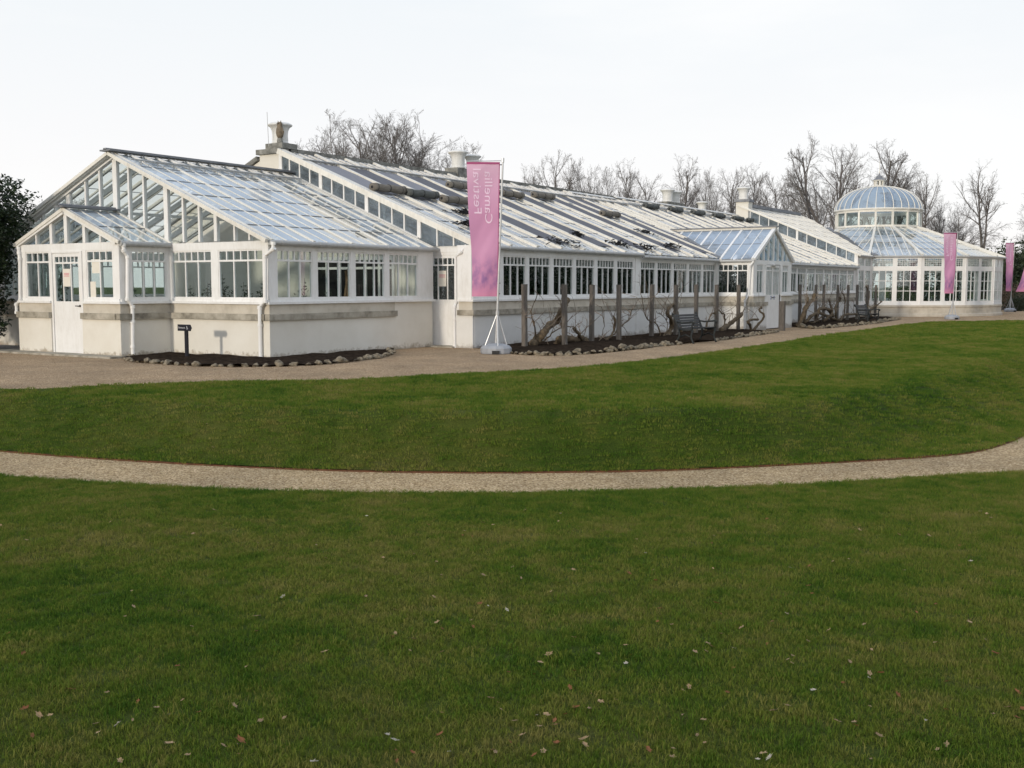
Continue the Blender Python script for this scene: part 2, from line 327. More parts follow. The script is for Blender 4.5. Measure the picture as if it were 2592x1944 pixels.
# upper lawn: bank + flat, one sheet
mb=MB(); rows=34; UL=[]
for i in range(NC):
    a,c,g=Vector(far[i]),Vector(crest[i]),Vector(grav[i])
    for j in range(rows+1):
        t=j/rows
        if t<.45:
            u=t/.45; p=a.lerp(c,u); z=a.z+.025+(c.z-a.z-.025)*(.5-.5*math.cos(math.pi*u))*1.0
        else:
            u=(t-.45)/.55; p=c.lerp(g,u); z=c.z+(g.z+.02-c.z)*u+.0
        e=min(1,j/3)*min(1,(rows-j)/3)
        z+=.05*e*noise.noise((p.x*.35,p.y*.35,0))+.018*e*noise.noise((p.x*1.6,p.y*1.6,3))
        mb.v.append((p.x,p.y,z))
for i in range(NC-1):
    for j in range(rows): n=i*(rows+1)+j; mb.f.append((n,n+rows+1,n+rows+2,n+1))
upper=tag(mb.build('lawn',M['lawn'],smooth=True),kind='structure')
def zlow(d): return ZL+.02
# near lawn, rising gently to where the photographer stands
back=[(x,y,-.05) for x,y in [wd(-3+0*i,(-1+2*i/(NC-1))*14) for i in range(NC)]]
nA=[(p[0],p[1],ZL+.02) for p in near]
mb=MB(); rows=60
for i in range(NC):
    a=Vector(nA[i]); b=Vector(back[i])
    for j in range(rows+1):
        t=j/rows; p=a.lerp(b,t); z=a.z+(b.z-a.z)*t
        e=min(1,j/3)
        z+=.05*e*noise.noise((p.x*.5,p.y*.5,7))+.02*e*noise.noise((p.x*2.1,p.y*2.1,5))
        mb.v.append((p.x,p.y,z))
for i in range(NC-1):
    for j in range(rows): n=i*(rows+1)+j; mb.f.append((n+1,n+rows+2,n+rows+1,n))
lower=tag(mb.build('lawn',M['lawn'],smooth=True),kind='structure')
# gravel path between the two lawns
strip('path',[(p[0],p[1],ZL-.004) for p in near],[(p[0],p[1],ZL-.004) for p in far],8,M['path'],noise_amp=.006)
# widen path sheet slightly under both lawns is not needed: a rusty steel strip holds the far edge
mb=MB()
for i in range(NC-1):
    a=Vector(far[i]);b=Vector(far[i+1]); d=(b-a); n=Vector((-d.y,d.x,0)).normalized()*.006
    z0=Vector((0,0,-.05)); zt=Vector((0,0,.018+.010*noise.noise((a.x*.7,a.y*.7,0))))
    mb.hexa([a-n+z0,b-n+z0,b+n+z0,a+n+z0],[a-n+zt,b-n+zt,b+n+zt,a+n+zt])
tag(mb.build('path_edging',M['rust']),kind='structure')
# gravel terrace and field beyond
mb=MB(); rows=10
for i in range(NC):
    a=Vector(grav[i]); dirv=Vector((a.x,a.y,0)).normalized()
    for j in range(rows+1):
        t=j/rows; p=a+dirv*(28*t+0.0); mb.v.append((p.x,p.y,gz(p.x)-.006 if j else a.z-.02))
for i in range(NC-1):
    for j in range(rows): n=i*(rows+1)+j; mb.f.append((n,n+rows+1,n+rows+2,n+1))
tag(mb.build('gravel_terrace',M['gravel'],smooth=True),kind='structure')
mb=MB(); far5=[-.0]
for i in range(NC):
    a=Vector(grav[i]); dirv=Vector((a.x,a.y,0)).normalized(); p=a+dirv*900; q=a+dirv*24
    mb.v.append((q.x,q.y,-.3)); q2=a+dirv*30; mb.v.append((q2.x,q2.y,-.12)); mb.v.append((p.x,p.y,-.12))
for i in range(NC-1):
    for j in range(2): n=i*3+j; mb.f.append((n,n+3,n+4,n+1))
tag(mb.build('field',M['lawn']),kind='structure')
mb=MB(); mb.face([(-900,-900,-.95),(900,-900,-.95),(900,900,-.95),(-900,900,-.95)]); tag(mb.build('ground',M['lawn']),kind='structure')
# lawn patch past the rotunda, far right
mb=MB(); mb.face([(*gnd(2510,802).xy,-.085),(*gnd(2640,806).xy,-.085),(*gnd(2700,790).xy,-.085),(*gnd(2575,788).xy,-.085)]); 
# ------------------------------------------------------------------ grass blades (instanced tufts)
def tuft(name,n,rad,h,w,seed):
    rnd=random.Random(seed); mb=MB()
    for i in range(n):
        a=rnd.random()*6.283; r=rad*math.sqrt(rnd.random()); x,y=r*math.cos(a),r*math.sin(a)
        b=rnd.random()*6.283; l=h*rnd.uniform(.5,1.15); le=rnd.uniform(.1,.9)*l; c=rnd.random()*6.283
        dx,dy=math.cos(b)*w/2,math.sin(b)*w/2; tx,ty=math.cos(c)*le,math.sin(c)*le
        mb.face([(x-dx,y-dy,-.005),(x+dx,y+dy,-.005),(x+dx*.8+tx*.35,y+dy*.8+ty*.35,l*.6),(x-dx*.8+tx*.35,y-dy*.8+ty*.35,l*.6)])
        mb.face([(x-dx*.8+tx*.35,y-dy*.8+ty*.35,l*.6),(x+dx*.8+tx*.35,y+dy*.8+ty*.35,l*.6),(x+tx,y+ty,l*.92)])
    me=bpy.data.meshes.new(name); me.from_pydata(mb.v,[],mb.f); me.materials.append(M['blade']); 
    return bpy.data.objects.new(name,me)
def scatter(name,base,tf,dens,seed,smin,smax,maxd=None,mind=0,label=''):
    me=base.data.copy(); 
    o=bpy.data.objects.new(name,me); COL.objects.link(o)
    # keep only faces the photograph can see
    import bmesh
    bm=bmesh.new(); bm.from_mesh(me)
    kill=[]
    for f in bm.faces:
        c=f.calc_center_median(); dep=c.x*fwd2.x+c.y*fwd2.y; lat=c.x*rt2.x+c.y*rt2.y
        if dep<2.6 or dep<mind or abs(lat)>dep*.53+.8 or (maxd and dep>maxd): kill.append(f)
    bmesh.ops.delete(bm,geom=kill,context='FACES'); bm.to_mesh(me); bm.free()
    ng=bpy.data.node_groups.new(name,'GeometryNodeTree')
    ng.interface.new_socket('Geometry',in_out='INPUT',socket_type='NodeSocketGeometry'); ng.interface.new_socket('Geometry',in_out='OUTPUT',socket_type='NodeSocketGeometry')
    gi=ng.nodes.new('NodeGroupInput'); go=ng.nodes.new('NodeGroupOutput')
    dp=ng.nodes.new('GeometryNodeDistributePointsOnFaces'); dp.inputs['Density'].default_value=dens; dp.inputs['Seed'].default_value=seed
    oi=ng.nodes.new('GeometryNodeObjectInfo'); oi.inputs['Object'].default_value=tf
    ip=ng.nodes.new('GeometryNodeInstanceOnPoints')
    rv=ng.nodes.new('FunctionNodeRandomValue'); rv.data_type='FLOAT_VECTOR'; rv.inputs[0].default_value=(0,0,0); rv.inputs[1].default_value=(.15,.15,6.283)
    rs=ng.nodes.new('FunctionNodeRandomValue'); rs.data_type='FLOAT'; rs.inputs[2].default_value=smin; rs.inputs[3].default_value=smax
    L=ng.links
    L.new(gi.outputs[0],dp.inputs['Mesh']); L.new(dp.outputs['Points'],ip.inputs['Points']); L.new(oi.outputs['Geometry'],ip.inputs['Instance'])
    L.new(rv.outputs[0],ip.inputs['Rotation']); L.new(rs.outputs[1],ip.inputs['Scale']); L.new(ip.outputs[0],go.inputs[0])
    md=o.modifiers.new('scatter','NODES'); md.node_group=ng
    tag(o,label,'grass',kind='stuff'); return o
t1=tuft('grass_tuft',60,.10,.032,.0034,1); t2=tuft('grass_tuft_far',44,.15,.042,.008,2); t4=tuft('grass_tuft_distant',46,.24,.05,.017,8); t3=tuft('grass_clump',40,.06,.055,.0035,4)
scatter('grass',lower,t1,250,3,.55,1.2,label='short mown grass in the foreground below the narrow path')
scatter('grass',lower,t3,11,9,.5,1.2,label='longer dark grass clumps scattered through the foreground lawn')
scatter('grass',upper,t2,125,5,.55,1.0,maxd=34,label='short mown grass on the bank and upper lawn')
scatter('grass',upper,t4,34,6,.7,1.2,maxd=75,mind=33.5,label='short mown grass on the far part of the upper lawn')
# ------------------------------------------------------------------ glasshouse pieces
_wc={}
def window_mesh(w,h,cols,tr,ucols,rows,stile,bar,lead):
    key=(round(w,3),round(h,3),cols,tr,ucols,rows,stile,bar,lead)
    if key in _wc: return _wc[key]
    f=MB(); d=.028
    f.box(0,stile,-d,d,0,h); f.box(w-stile,w,-d,d,0,h); f.box(stile,w-stile,-d,d,0,stile); f.box(stile,w-stile,-d,d,h-stile,h)
    top=h-stile if tr is None else tr
    iw=w-2*stile
    for i in range(1,cols): x=stile+iw*i/cols; f.box(x-bar/2,x+bar/2,-d+.004,d-.004,stile,top)
    for j in range(1,rows):
        z=stile+(top-stile)*j/rows
        f.box(stile,w-stile,-d+.008,d-.008,z-bar*.45,z+bar*.45)
    if tr is not None:
        f.box(stile,w-stile,-d+.002,d+.006,tr,tr+bar*1.3)
        for i in range(1,ucols): x=stile+iw*i/ucols; f.box(x-bar/2,x+bar/2,-d+.004,d-.004,tr+bar*1.3,h-stile)
    if lead:
        for i in range(1,8): x=stile+iw*i/8; f.box(x-.006,x+.006,-.008,.008,stile,h-stile)
        for j in range(1,4): z=stile+(h-2*stile)*j/4; f.box(stile,w-stile,-.0085,.0085,z-.006,z+.006)
    p=MB(); p.box(stile-.005,w-stile+.005,-.003,.003,stile-.005,h-stile+.005)
    def me(mb,m,n):
        e=bpy.data.meshes.new(n); e.from_pydata(mb.v,[],mb.f); e.materials.append(m); return e
    _wc[key]=(me(f,M['white'],'window'),me(p,M['pane'],'pane')); return _wc[key]
def window(root,p,ang,w,z0,z1,cols=3,tr=None,ucols=6,rows=1,stile=.035,bar=.032,lead=False,name='window'):
    a,b=window_mesh(w,z1-z0,cols,None if tr is None else round(tr-z0,3),ucols,rows,stile,bar,lead)
    o=bpy.data.objects.new(name,a); COL.objects.link(o); o.parent=root; L=wloc(root); o.location=(p[0]-L.x,p[1]-L.y,z0-L.z); o.rotation_euler=(0,0,ang)
    q=bpy.data.objects.new('pane',b); COL.objects.link(q); q.parent=o
    return o
class Frame2:
    """local frame: u along a facade, n outwards"""
    def __init__(s,p0,ang): s.p=Vector((p0[0],p0[1])); s.a=ang; s.u=Vector((math.cos(ang),math.sin(ang))); s.n=Vector((math.sin(ang),-math.cos(ang)))
    def P(s,u,n,z): q=s.p+s.u*u+s.n*n; return (q.x,q.y,z)
    def box(s,mb,u0,u1,n0,n1,z0,z1): mb.hexa([s.P(u0,n0,z0),s.P(u1,n0,z0),s.P(u1,n1,z0),s.P(u0,n1,z0)][::-1] if False else [s.P(u0,n1,z0),s.P(u1,n1,z0),s.P(u1,n0,z0),s.P(u0,n0,z0)],[s.P(u0,n1,z1),s.P(u1,n1,z1),s.P(u1,n0,z1),s.P(u0,n0,z1)])
def facade(parts,root,p0,ang,L,wins,ledge=None,plinth=None,zs=1.22,zw=1.34,zt=2.46,zh=2.64,tr=2.19,low=True,skip=[],endpost=(0,0)):
    """parts: dict of MBs wall, ledge, sill, frame. wins: list (u0,u1,cols,ucols). skip: (u0,u1) door gaps down to the ground"""
    fr=Frame2(p0,ang)
    def segs(a,b):
        out=[(a,b)]
        for s0,s1 in skip:
            nn=[]
            for x,y in out:
                if s1<=x or s0>=y: nn.append((x,y)); continue
                if s0>x: nn.append((x,s0))
                if s1<y: nn.append((s1,y))
            out=nn
        return out
    if low:
        for a,b in segs(0,L):
            fr.box(parts['wall'],a,b,-.30,0,-.4,.97)
        pa,pb=plinth or (0,L)
        for a,b in segs(pa,pb): fr.box(parts['wall'],a,b,.0,.09,-.4,.86)
        la,lb=ledge or (0,L)
        for a,b in segs(la,lb):
            fr.box(parts['ledge'],a-endpost[0]*0,b,-.02,.15,.86,1.0)
            fr.box(parts['course'],a,b,-.1,.055,1.0,zs)
        for a,b in segs(0,L):
            if (a,b)!=(la,lb): fr.box(parts['wall'],a,b,-.28,-.003,.97,zs-.001)
        for a,b in segs(0,L): fr.box(parts['sill'],a,b,-.1,.105,zs,zs+.055); fr.box(parts['sill'],a,b,-.095,.035,zs+.055,zw)
    F=parts['frame']
    us=[0]+[x for w in wins for x in (w[0],w[1])]+[L]
    for i in range(0,len(us),2):
        a,b=us[i],us[i+1]
        for x,y in segs(a,b):
            if y-x>.005: fr.box(F,x,y,-.07,.03,zw+.001 if low else zw,zt)
    fr.box(F,0,L,-.075,.032,zt,zh)
    for (a,b,c,uc) in wins: window(root,fr.P(a,-.01,0),ang,b-a,zw,zt,c,tr,uc)
    return fr
def clip(poly,a,b,c):  # keep a*x+b*y+c>=0
    out=[]
    for i in range(len(poly)):
        p,q=poly[i],poly[(i+1)%len(poly)]; dp=a*p[0]+b*p[1]+c; dq=a*q[0]+b*q[1]+c
        if dp>=0: out.append(p)
        if dp*dq<0: t=dp/(dp-dq); out.append((p[0]+(q[0]-p[0])*t,p[1]+(q[1]-p[1])*t))
    return out
def clippoly(sub,con):
    for i in range(len(con)):
        p,q=con[i],con[(i+1)%len(con)]
        a,b=-(q[1]-p[1]),(q[0]-p[0]); c=-(a*p[0]+b*p[1]); sub=clip(sub,a,b,c)
        if len(sub)<3: return []
    return sub
def area(P): return .5*sum(P[i][0]*P[(i+1)%len(P)][1]-P[(i+1)%len(P)][0]*P[i][1] for i in range(len(P)))
def slope(root,O,U,V,poly,cols,majors,rowp,gm,bm_,bar=.035,major=.07,bh=.05,name='roof_glass',rows0=0,jit=.004,lap=True,glassz=0,planclip=None,mh=None):
    """O origin, U unit along the eave, V unit up the slope; poly in (u,v), counter clockwise and convex; cols list of u bar positions"""
    O=Vector(O);U=Vector(U);V=Vector(V);Nn=U.cross(V).normalized()
    if planclip:
        for (px,py,nx,ny) in planclip:
            a=U.x*nx+U.y*ny; b=V.x*nx+V.y*ny; c=(O.x-px)*nx+(O.y-py)*ny; poly=clip(poly,a,b,c)
            if len(poly)<3: return
    g=MB();bars=MB();laps=MB()
    u0=min(p[0] for p in poly);u1=max(p[0] for p in poly);v0=min(p[1] for p in poly);v1=max(p[1] for p in poly)
    cs=sorted([u0]+[c for c in cols if u0+.02<c<u1-.02]+[u1])
    rs=[v0]; 
    while rs[-1]+rowp<v1-.1: rs.append(rs[-1]+rowp)
    rs.append(v1)
    W=lambda u,v,n=0:O+U*u+V*v+Nn*n
    rnd=random.Random(len(poly)+int(u1*10))
    for i in range(len(cs)-1):
        for j in range(len(rs)-1):
            q=clippoly([(cs[i],rs[j]),(cs[i+1],rs[j]),(cs[i+1],rs[j+1]),(cs[i],rs[j+1])],poly)
            if len(q)<3 or area(q)<.003: continue
            ta,tb=rnd.uniform(-jit,jit),rnd.uniform(-jit,jit); cu,cv=(cs[i]+cs[i+1])/2,(rs[j]+rs[j+1])/2
            g.face([W(u,v,.010+(u-cu)*ta+(v-cv)*tb) for u,v in q])
            if lap and j>0:
                x0,x1=cs[i]+.03,cs[i+1]-.03
                inside=clippoly([(x0,rs[j]-.01),(x1,rs[j]-.01),(x1,rs[j]+.01),(x0,rs[j]+.01)],poly)
                if len(inside)>=3: laps.hexa([W(u,v,.013) for u,v in inside],[W(u,v,.024) for u,v in inside])
    for c in [u0+.02]+[c for c in cols if u0+.02<c<u1-.02]+[u1-.02]:
        q=clippoly([(c-.001,v0-1),(c+.001,v0-1),(c+.001,v1+1),(c-.001,v1+1)],poly)
        if len(q)<3: continue
        a=min(p[1] for p in q);b=max(p[1] for p in q)
        if b-a<.06: continue
        mj=any(abs(c-m)<.01 for m in majors) or c in (u0+.02,u1-.02)
        bars.beam(W(c,a,.0),W(c,b,.0),major if mj else bar,(mh or bh*1.6) if mj else bh,up=Nn)
    og=g.build(name,gm,root); ob=bars.build('glazing_bars',bm_,root)
    if laps.v: laps.build('glass_laps',M['lead'],root)
    return og
def polyslope(*a,**k): return slope(*a,**k)
def ang(dx,dy): return math.atan2(dy,dx)
def pipe(root,pts,r=.045,m='white',collars=()):
    mb=MB(); mb.tube(pts,r,10)
    P=[Vector(p) for p in pts]
    for i in range(len(P)):
        if 0<i<len(P)-1 or True:
            p=P[i]; d=(P[min(i+1,len(P)-1)]-P[max(i-1,0)]).normalized()
            mb.tube([p-d*.035,p+d*.035],r*1.28,10)
    for t in collars:
        p=P[-2].lerp(P[-1],t); d=(P[-1]-P[-2]).normalized(); mb.tube([p-d*.03,p+d*.03],r*1.28,10)
    return mb.build('downpipe',M[m],root,smooth=False)
def gutter(root,p,q,r=.06):
    mb=MB(); p=Vector(p);q=Vector(q); mb.tube([p,q],r,10); L=(q-p).length; d=(q-p).normalized(); n=max(1,int(L/1.4))
    for i in range(n+1):
        c=p.lerp(q,(i+.3)/(n+1)); mb.tube([c-d*.03,c+d*.03],r*1.15,10)
    return mb.build('gutter',M['gutter'],root,smooth=False)
def text_mesh(body,size,ext=.002):
    cu=bpy.data.curves.new('t','FONT'); cu.body=body; cu.size=size; cu.extrude=ext; cu.align_x='LEFT'; cu.resolution_u=3
    o=bpy.data.objects.new('t',cu); COL.objects.link(o); bpy.context.view_layer.update()
    dg=bpy.context.evaluated_depsgraph_get(); me=bpy.data.meshes.new_from_object(o.evaluated_get(dg)); COL.objects.unlink(o); bpy.data.objects.remove(o)
    return me
def notice(door,p,udir,n,w,h,name='notice',ink=True):
    u=Vector(udir);n=Vector(n);p=Vector(p); z=Vector((0,0,1)); mb=MB()
    mb.hexa([p,p+u*w,p+u*w+z*h,p+z*h],[p+n*.004,p+u*w+n*.004,p+u*w+z*h+n*.004,p+z*h+n*.004]); o=mb.build(name,M['paper'],door)
    if ink:
        k=MB(); rnd=random.Random(5)
        for r,(zz,hh) in enumerate([(.74,.045),(.66,.06),(.57,.03)]):
            x=.12
            while x<.86:
                l=rnd.uniform(.03,.08); 
                a=p+u*(w*x)+z*(h*zz)+n*.0055; b=p+u*(w*min(.88,x+l))+z*(h*zz)+n*.0055
                k.beam(a,b,.002,h*hh,up=z); x+=l+.025
        k.build('printed_text',M['pinkink'],o)
    return o
def door(root,p0,an,w,h,z0=.03,zg=1.27,cols=3,ucols=6,tr=2.17,handle='right',solidm='white'):
    """glazed upper, solid lower leaf"""
    fr=Frame2(p0,an); L=wloc(root)
    mb=MB(); fr.box(mb,.0,w,-.03,.025,z0,zg-.005)
    fr.box(mb,0,.085,-.03,.025,zg-.005,z0+h-.085); fr.box(mb,w-.085,w,-.03,.025,zg-.005,z0+h-.085); fr.box(mb,0,w,-.03,.025,z0+h-.085,z0+h)
    iw=w-.17
    for i in range(1,cols): x=.085+iw*i/cols; fr.box(mb,x-.016,x+.016,-.02,.018,zg-.005,tr)
    fr.box(mb,.085,w-.085,-.022,.022,tr,tr+.04)
    for i in range(1,ucols): x=.085+iw*i/ucols; fr.box(mb,x-.014,x+.014,-.02,.018,tr+.04,z0+h-.085)
    d=mb.build('door',M[solidm],root)
    g=MB(); fr.box(g,.08,w-.08,-.003,.003,zg-.01,z0+h-.08); g.build('pane',M['pane'],d)
    hm=MB(); x=w-.06 if handle=='right' else .06; s=-1 if handle=='right' else 1
    hm.tube([fr.P(x,.025,1.16),fr.P(x,.075,1.16),fr.P(x+s*.11,.08,1.16)],.012,6); hm.tube([fr.P(x,.025,1.16),fr.P(x,.032,1.16)],.03,8); hm.build('handle',M['handle'],d)
    return d,fr
KR=.405; KW=.417
def mainz(y): return 2.72+KR*(y-16.4)
def wingz(y): return 2.66+KW*(y-17.75)
# ================================================================== 1. end wing with porch
wing=thing('glasshouse_wing','low white glasshouse wing with a big glazed gable and small gabled porch','glasshouse',(17.4,21.2,0))
P={k:MB() for k in('wall','ledge','course','sill','frame')}
X0=17.42;Yf=17.80;Yn=28.2; YR=23.02; ZR=wingz(YR)
# gable front, right of the porch: runs from porch side wall (Y 21.2) to corner (Y 17.8); direction -Y, outward -X
facade(P,wing,(X0,21.12),ang(0,-1),21.12-Yf,[(.10,1.50,3,6),(1.72,3.18,3,6)],)
# gable front left of the porch
facade(P,wing,(X0,Yn),ang(0,-1),Yn-24.98,[(.25,1.55,3,6),(1.78,3.1,3,6)])
# long side
facade(P,wing,(X0,Yf),0,23.45-X0,[(.22,1.38,3,6),(1.53,2.71,3,6),(2.87,4.01,3,6),(4.17,5.37,3,6)],ledge=(0,4.36),plinth=(0,4.36))
# corner returns so that the ledge turns the corner
mb=P['ledge']; mb.box(X0-.15,X0-.001,Yf-.149,Yf+.02,.861,.999); P['sill'].box(X0-.105,X0-.001,Yf-.104,Yf+.0,1.221,1.274)
P['wall'].box(X0-.089,X0+.0,Yf-.089,Yf+.0,-.4,.859); P['course'].box(X0-.055,X0,Yf-.054,Yf,1.0,1.219)
P['frame'].box(X0-.028,X0+.07,Yf-.028,Yf+.07,1.336,2.638)
# north side
facade(P,wing,(23.4,Yn),math.pi,23.4-X0,[(.3,1.6,3,6),(1.8,3.1,3,6),(3.3,4.6,3,6)])
# gable triangle glazing
F=P['frame']
def gable(F,glassmb,X,yc,yl,yr,zbase,slope_,posts,th=.07,big=.11,zb=.0,out=-1,cut=None):
    """glazed triangle in plane X, apex at yc; posts list (y, thick)"""
    top=lambda y: zbase+ (yr_-abs(y-yc))*slope_
    yr_=abs(yr-yc)
    for y,thk in posts:
        zt=top(y)-.02; z0=zbase if not(cut and cut[0]<y<cut[1]) else cut[2](y)
        F.box(X-.045,X+.045,y-thk/2,y+thk/2,z0+.001,zt)
    pts=[(X,yr,zbase),(X,yc,top(yc)),(X,yl,zbase)]
    glassmb.face([(X,yr,zbase),(X,yc,top(yc)),(X,yl,zbase)])
    # barge boards
    for s,ye in((1,yl),(-1,yr)):
        F.beam((X-.03,ye,zbase+.0),(X-.03,yc,top(yc)),.12,.13,up=(0,-s*slope_,1))
gg=MB()
gp=[(YR,.16),(22.5,.06),(21.95,.06),(21.15,.14),(20.55,.06),(20.0,.06),(19.45,.10),(18.83,.05),(18.35,.05),(23.62,.06),(24.2,.06),(24.92,.14),(25.5,.05),(26.05,.05),(26.65,.09),(27.2,.05),(27.7,.05)]
gable(F,gg,X0,YR,Yn,17.8,2.66,KW,gp)
gg.build('gable_glass',M['pane'],wing)
# porch
XP=16.0; PL=24.98; PRy=21.12; PC=23.02; PK=.405
zp=lambda y:2.64+(1.92-abs(y-PC))*PK
facade(P,wing,(XP,PL),ang(0,-1),PL-PRy,[(.29,1.25,2,4),(2.68,3.66,2,4)],skip=[(1.33,2.55)])
facade(P,wing,(XP,PRy),0,X0-XP,[(.30,1.30,3,6)])
facade(P,wing,(X0,PL),math.pi,X0-XP,[(.15,1.15,3,6)])
P['ledge'].box(XP-.15,XP-.001,PRy-.149,PRy+.02,.861,.999); P['sill'].box(XP-.105,XP-.001,PRy-.104,PRy,1.221,1.274)
P['wall'].box(XP-.089,XP,PRy-.089,PRy,-.4,.859); P['course'].box(XP-.055,XP,PRy-.054,PRy,1.0,1.219); P['frame'].box(XP-.028,XP+.07,PRy-.028,PRy+.07,1.336,2.638)
d1,f1=door(wing,(XP-.01,PL-1.40),ang(0,-1),1.07,2.38,tr=2.16)
F.box(XP-.06,XP+.06,PL-1.395,PL-1.335,.0,2.459); F.box(XP-.06,XP+.06,PL-2.55,PL-2.475,.0,2.459); F.box(XP-.05,XP+.05,PL-2.475,PL-1.395,2.415,2.4595)
notice(d1,f1.P(.395,.02,1.62),(0,-1,0),(-1,0,0),.27,.42)
w=[c for c in wing.children if c.name.startswith('window')][-3]
notice(wing,(XP-.002,22.12,1.93),(0,-1,0),(-1,0,0),.30,.32,ink=False); notice(wing,(XP-.002,22.20,1.375),(0,-1,0),(-1,0,0),.2,.36,ink=False)
gg=MB(); gable(F,gg,XP,PC,PL,PRy,2.64,PK*1.0,[(PC,.12),(22.33,.1),(21.73,.05),(23.60,.1),(24.2,.05)]); gg.build('gable_glass',M['pane'],wing)
# porch roof slopes, ridge runs back to the gable
def unit(v): return Vector(v).normalized()
pl=math.hypot(1.93,1.93*PK)
for s in(-1,1):
    Vv=unit((0,-s*1,PK)); ye=PC+s*2.02; 
    O=(XP-.1,ye,zp(PC+s*1.93)+.03-.09*PK) if s<0 else (X0,ye,zp(PC+s*1.93)+.03-.09*PK)
    Uu=(1,0,0) if s<0 else (-1,0,0); Lr=X0-XP+.1
    slope(wing,O,Uu,Vv,[(0,0),(Lr,0),(Lr,pl+.09),(0,pl+.09)],[.05,.42,.85,1.2],[.05],1.0,M['roofg'],M['cream'])
mb=MB(); mb.beam((XP-.2,PC,zp(PC)+.09),(X0,PC,zp(PC)+.09),.28,.035); mb.tube([(XP-.2,PC,zp(PC)+.12),(X0,PC,zp(PC)+.12)],.035,8); mb.build('ridge_cap',M['lead'],wing)
gutter(wing,(XP-.05,PRy-.11,2.60),(X0-.05,PRy-.11,2.60)); 
# wing roof
wl=math.hypot(YR-17.65,(YR-17.65)*KW); cols=[.2+.445*i for i in range(14)]; maj=[.2+.445*i for i in range(0,14,3)]
zeave=wingz(17.65)+.02
slope(wing,(X0-.22,17.65,zeave),(1,0,0),unit((0,1,KW)),[(0,0),(6.12,0),(6.12,wl),(0,wl)],cols,maj,.98,M['roofg'],M['cream'],bar=.026,major=.075,jit=.003)
slope(wing,(23.3,2*YR-17.65,zeave),(-1,0,0),unit((0,-1,KW)),[(0,0),(6.12,0),(6.12,wl),(0,wl)],cols,maj,.98,M['roofn'],M['cream'],jit=.003)
mb=MB(); mb.beam((X0-.30,YR,ZR+.09),(24.2,YR,ZR+.09),.40,.035); mb.beam((X0-.30,YR,ZR+.12),(24.2,YR,ZR+.12),.12,.05); mb.build('ridge_cap',M['lead'],wing)
# row of ridge vents with their rail
mb=MB()
for i in range(4):
    xa=X0+.25+i*1.34+.1
    for s in(-1,):
        a=Vector((xa,22.38,wingz(22.38)+.11));b=Vector((xa+1.2,22.38,wingz(22.38)+.11)); t=Vector((0,.52,.52*KW-.03))
        mb.beam(a,b,.05,.05); 
        for k in range(4): c=a.lerp(b,k/3); mb.beam(c,c+t,.05,.045,up=(0,-KW,1))
mb.build('roof_vent_frame',M['old'],wing)
mb=MB(); mb.tube([(X0-.1,22.30,wingz(22.3)+.15),(23.2,22.30,wingz(22.3)+.15)],.02,6)
for i in range(12): x=X0+.2+i*.5; mb.tube([(x,22.30,wingz(22.3)+.0),(x,22.30,wingz(22.3)+.17)],.018,5)
mb.build('vent_rail',M['gutter'],wing)
gutter(wing,(X0-.1,17.66,2.60),(23.5,17.66,2.60))
# rafters seen from below and tie bars
mb=MB()
for i in range(4):
    x=X0+.9+1.34*i
    for s in(-1,1): mb.beam((x,YR+s*5.2,wingz(17.8)-.06),(x,YR,ZR-.1),.05,.14,up=(0,s*KW,1))
mb.beam((X0+.1,20.4,wingz(20.4)-.12),(23.4,20.4,wingz(20.4)-.12),.05,.08); mb.beam((X0+.1,25.6,wingz(20.4)-.12),(23.4,25.6,wingz(20.4)-.12),.05,.08); mb.build('rafters',M['white'],wing)
P['wall'].build('wall',M['stucco'],wing); P['ledge'].build('stone_ledge',M['stone'],wing); P['course'].build('stone_course',M['course'],wing); P['sill'].build('sill',M['white'],wing); P['frame'].build('timber_frame',M['white'],wing)
pipe(wing,[atY(*z1(x,y),21.0) for x,y in [(862,745),(866,785),(893,830),(893,1125),(927,1180),(930,1528)]],collars=(.3,.8))
pipe(wing,[atX(*z1(x,y),17.27) for x,y in [(1912,735),(1912,775),(1855,825),(1855,1140),(1818,1185),(1824,1538)]],collars=(.35,))
pipe(wing,[atX(x/3.19,380+y/3.19,15.93) for x,y in [(150,790),(152,830),(160,880),(163,1210),(133,1245),(135,1310)]],r=.04)
mb=MB(); mb.box(XP+.0,X0+6.1,17.95,Yn-.2,-.1,.02); mb.box(XP+.1,X0,21.3,24.8,.0,.021); mb.build('floor',M['floor'],wing)
mb=MB(); mb.box(XP-.55,XP-.0,PRy-.3,PL+.6,-.1,.035); mb.build('doorstep',M['stone'],wing)
# ================================================================== 2. long lean-to range
lean=thing('lean_to_glasshouse','long white lean-to glasshouse range with dark netted roof and a gabled side porch','glasshouse',(41,18,0))
P={k:MB() for k in('wall','ledge','course','sill','frame')}; P2={k:MB() for k in('wall','ledge','course','sill','frame')}
XA=23.35; XB=59.4; Yw=16.42
def wins_from(x0,first,step,n,w): return [(first+i*step-x0,first+i*step-x0+w,3,6) for i in range(n)]
XD=23.35
facade(P,lean,(XD,Yw),0,33.1-XD,[(a-XD,a-XD+1.17,3,6) for a in (23.46+.0,24.80,26.13,27.48,28.82,30.18,31.53)],zh=2.68)
mb=P['frame']; mb.box(32.8,33.2,Yw-.06,Yw+.05,1.34,2.70); P['wall'].box(32.78,33.12,Yw-.12,Yw-.09,-.4,.859)
facade(P,lean,(33.1,Yw+.03),0,40.0-33.1,[(a-33.1,a-33.1+1.17,3,6) for a in (33.28,34.63,35.98,37.33,38.66)],zh=2.62)
facade(P,lean,(44.1,Yw+.03),0,XB-44.1,[(a-44.1,a-44.1+1.17,3,6) for a in [44.35+1.36*i for i in range(11)]],zh=2.62)
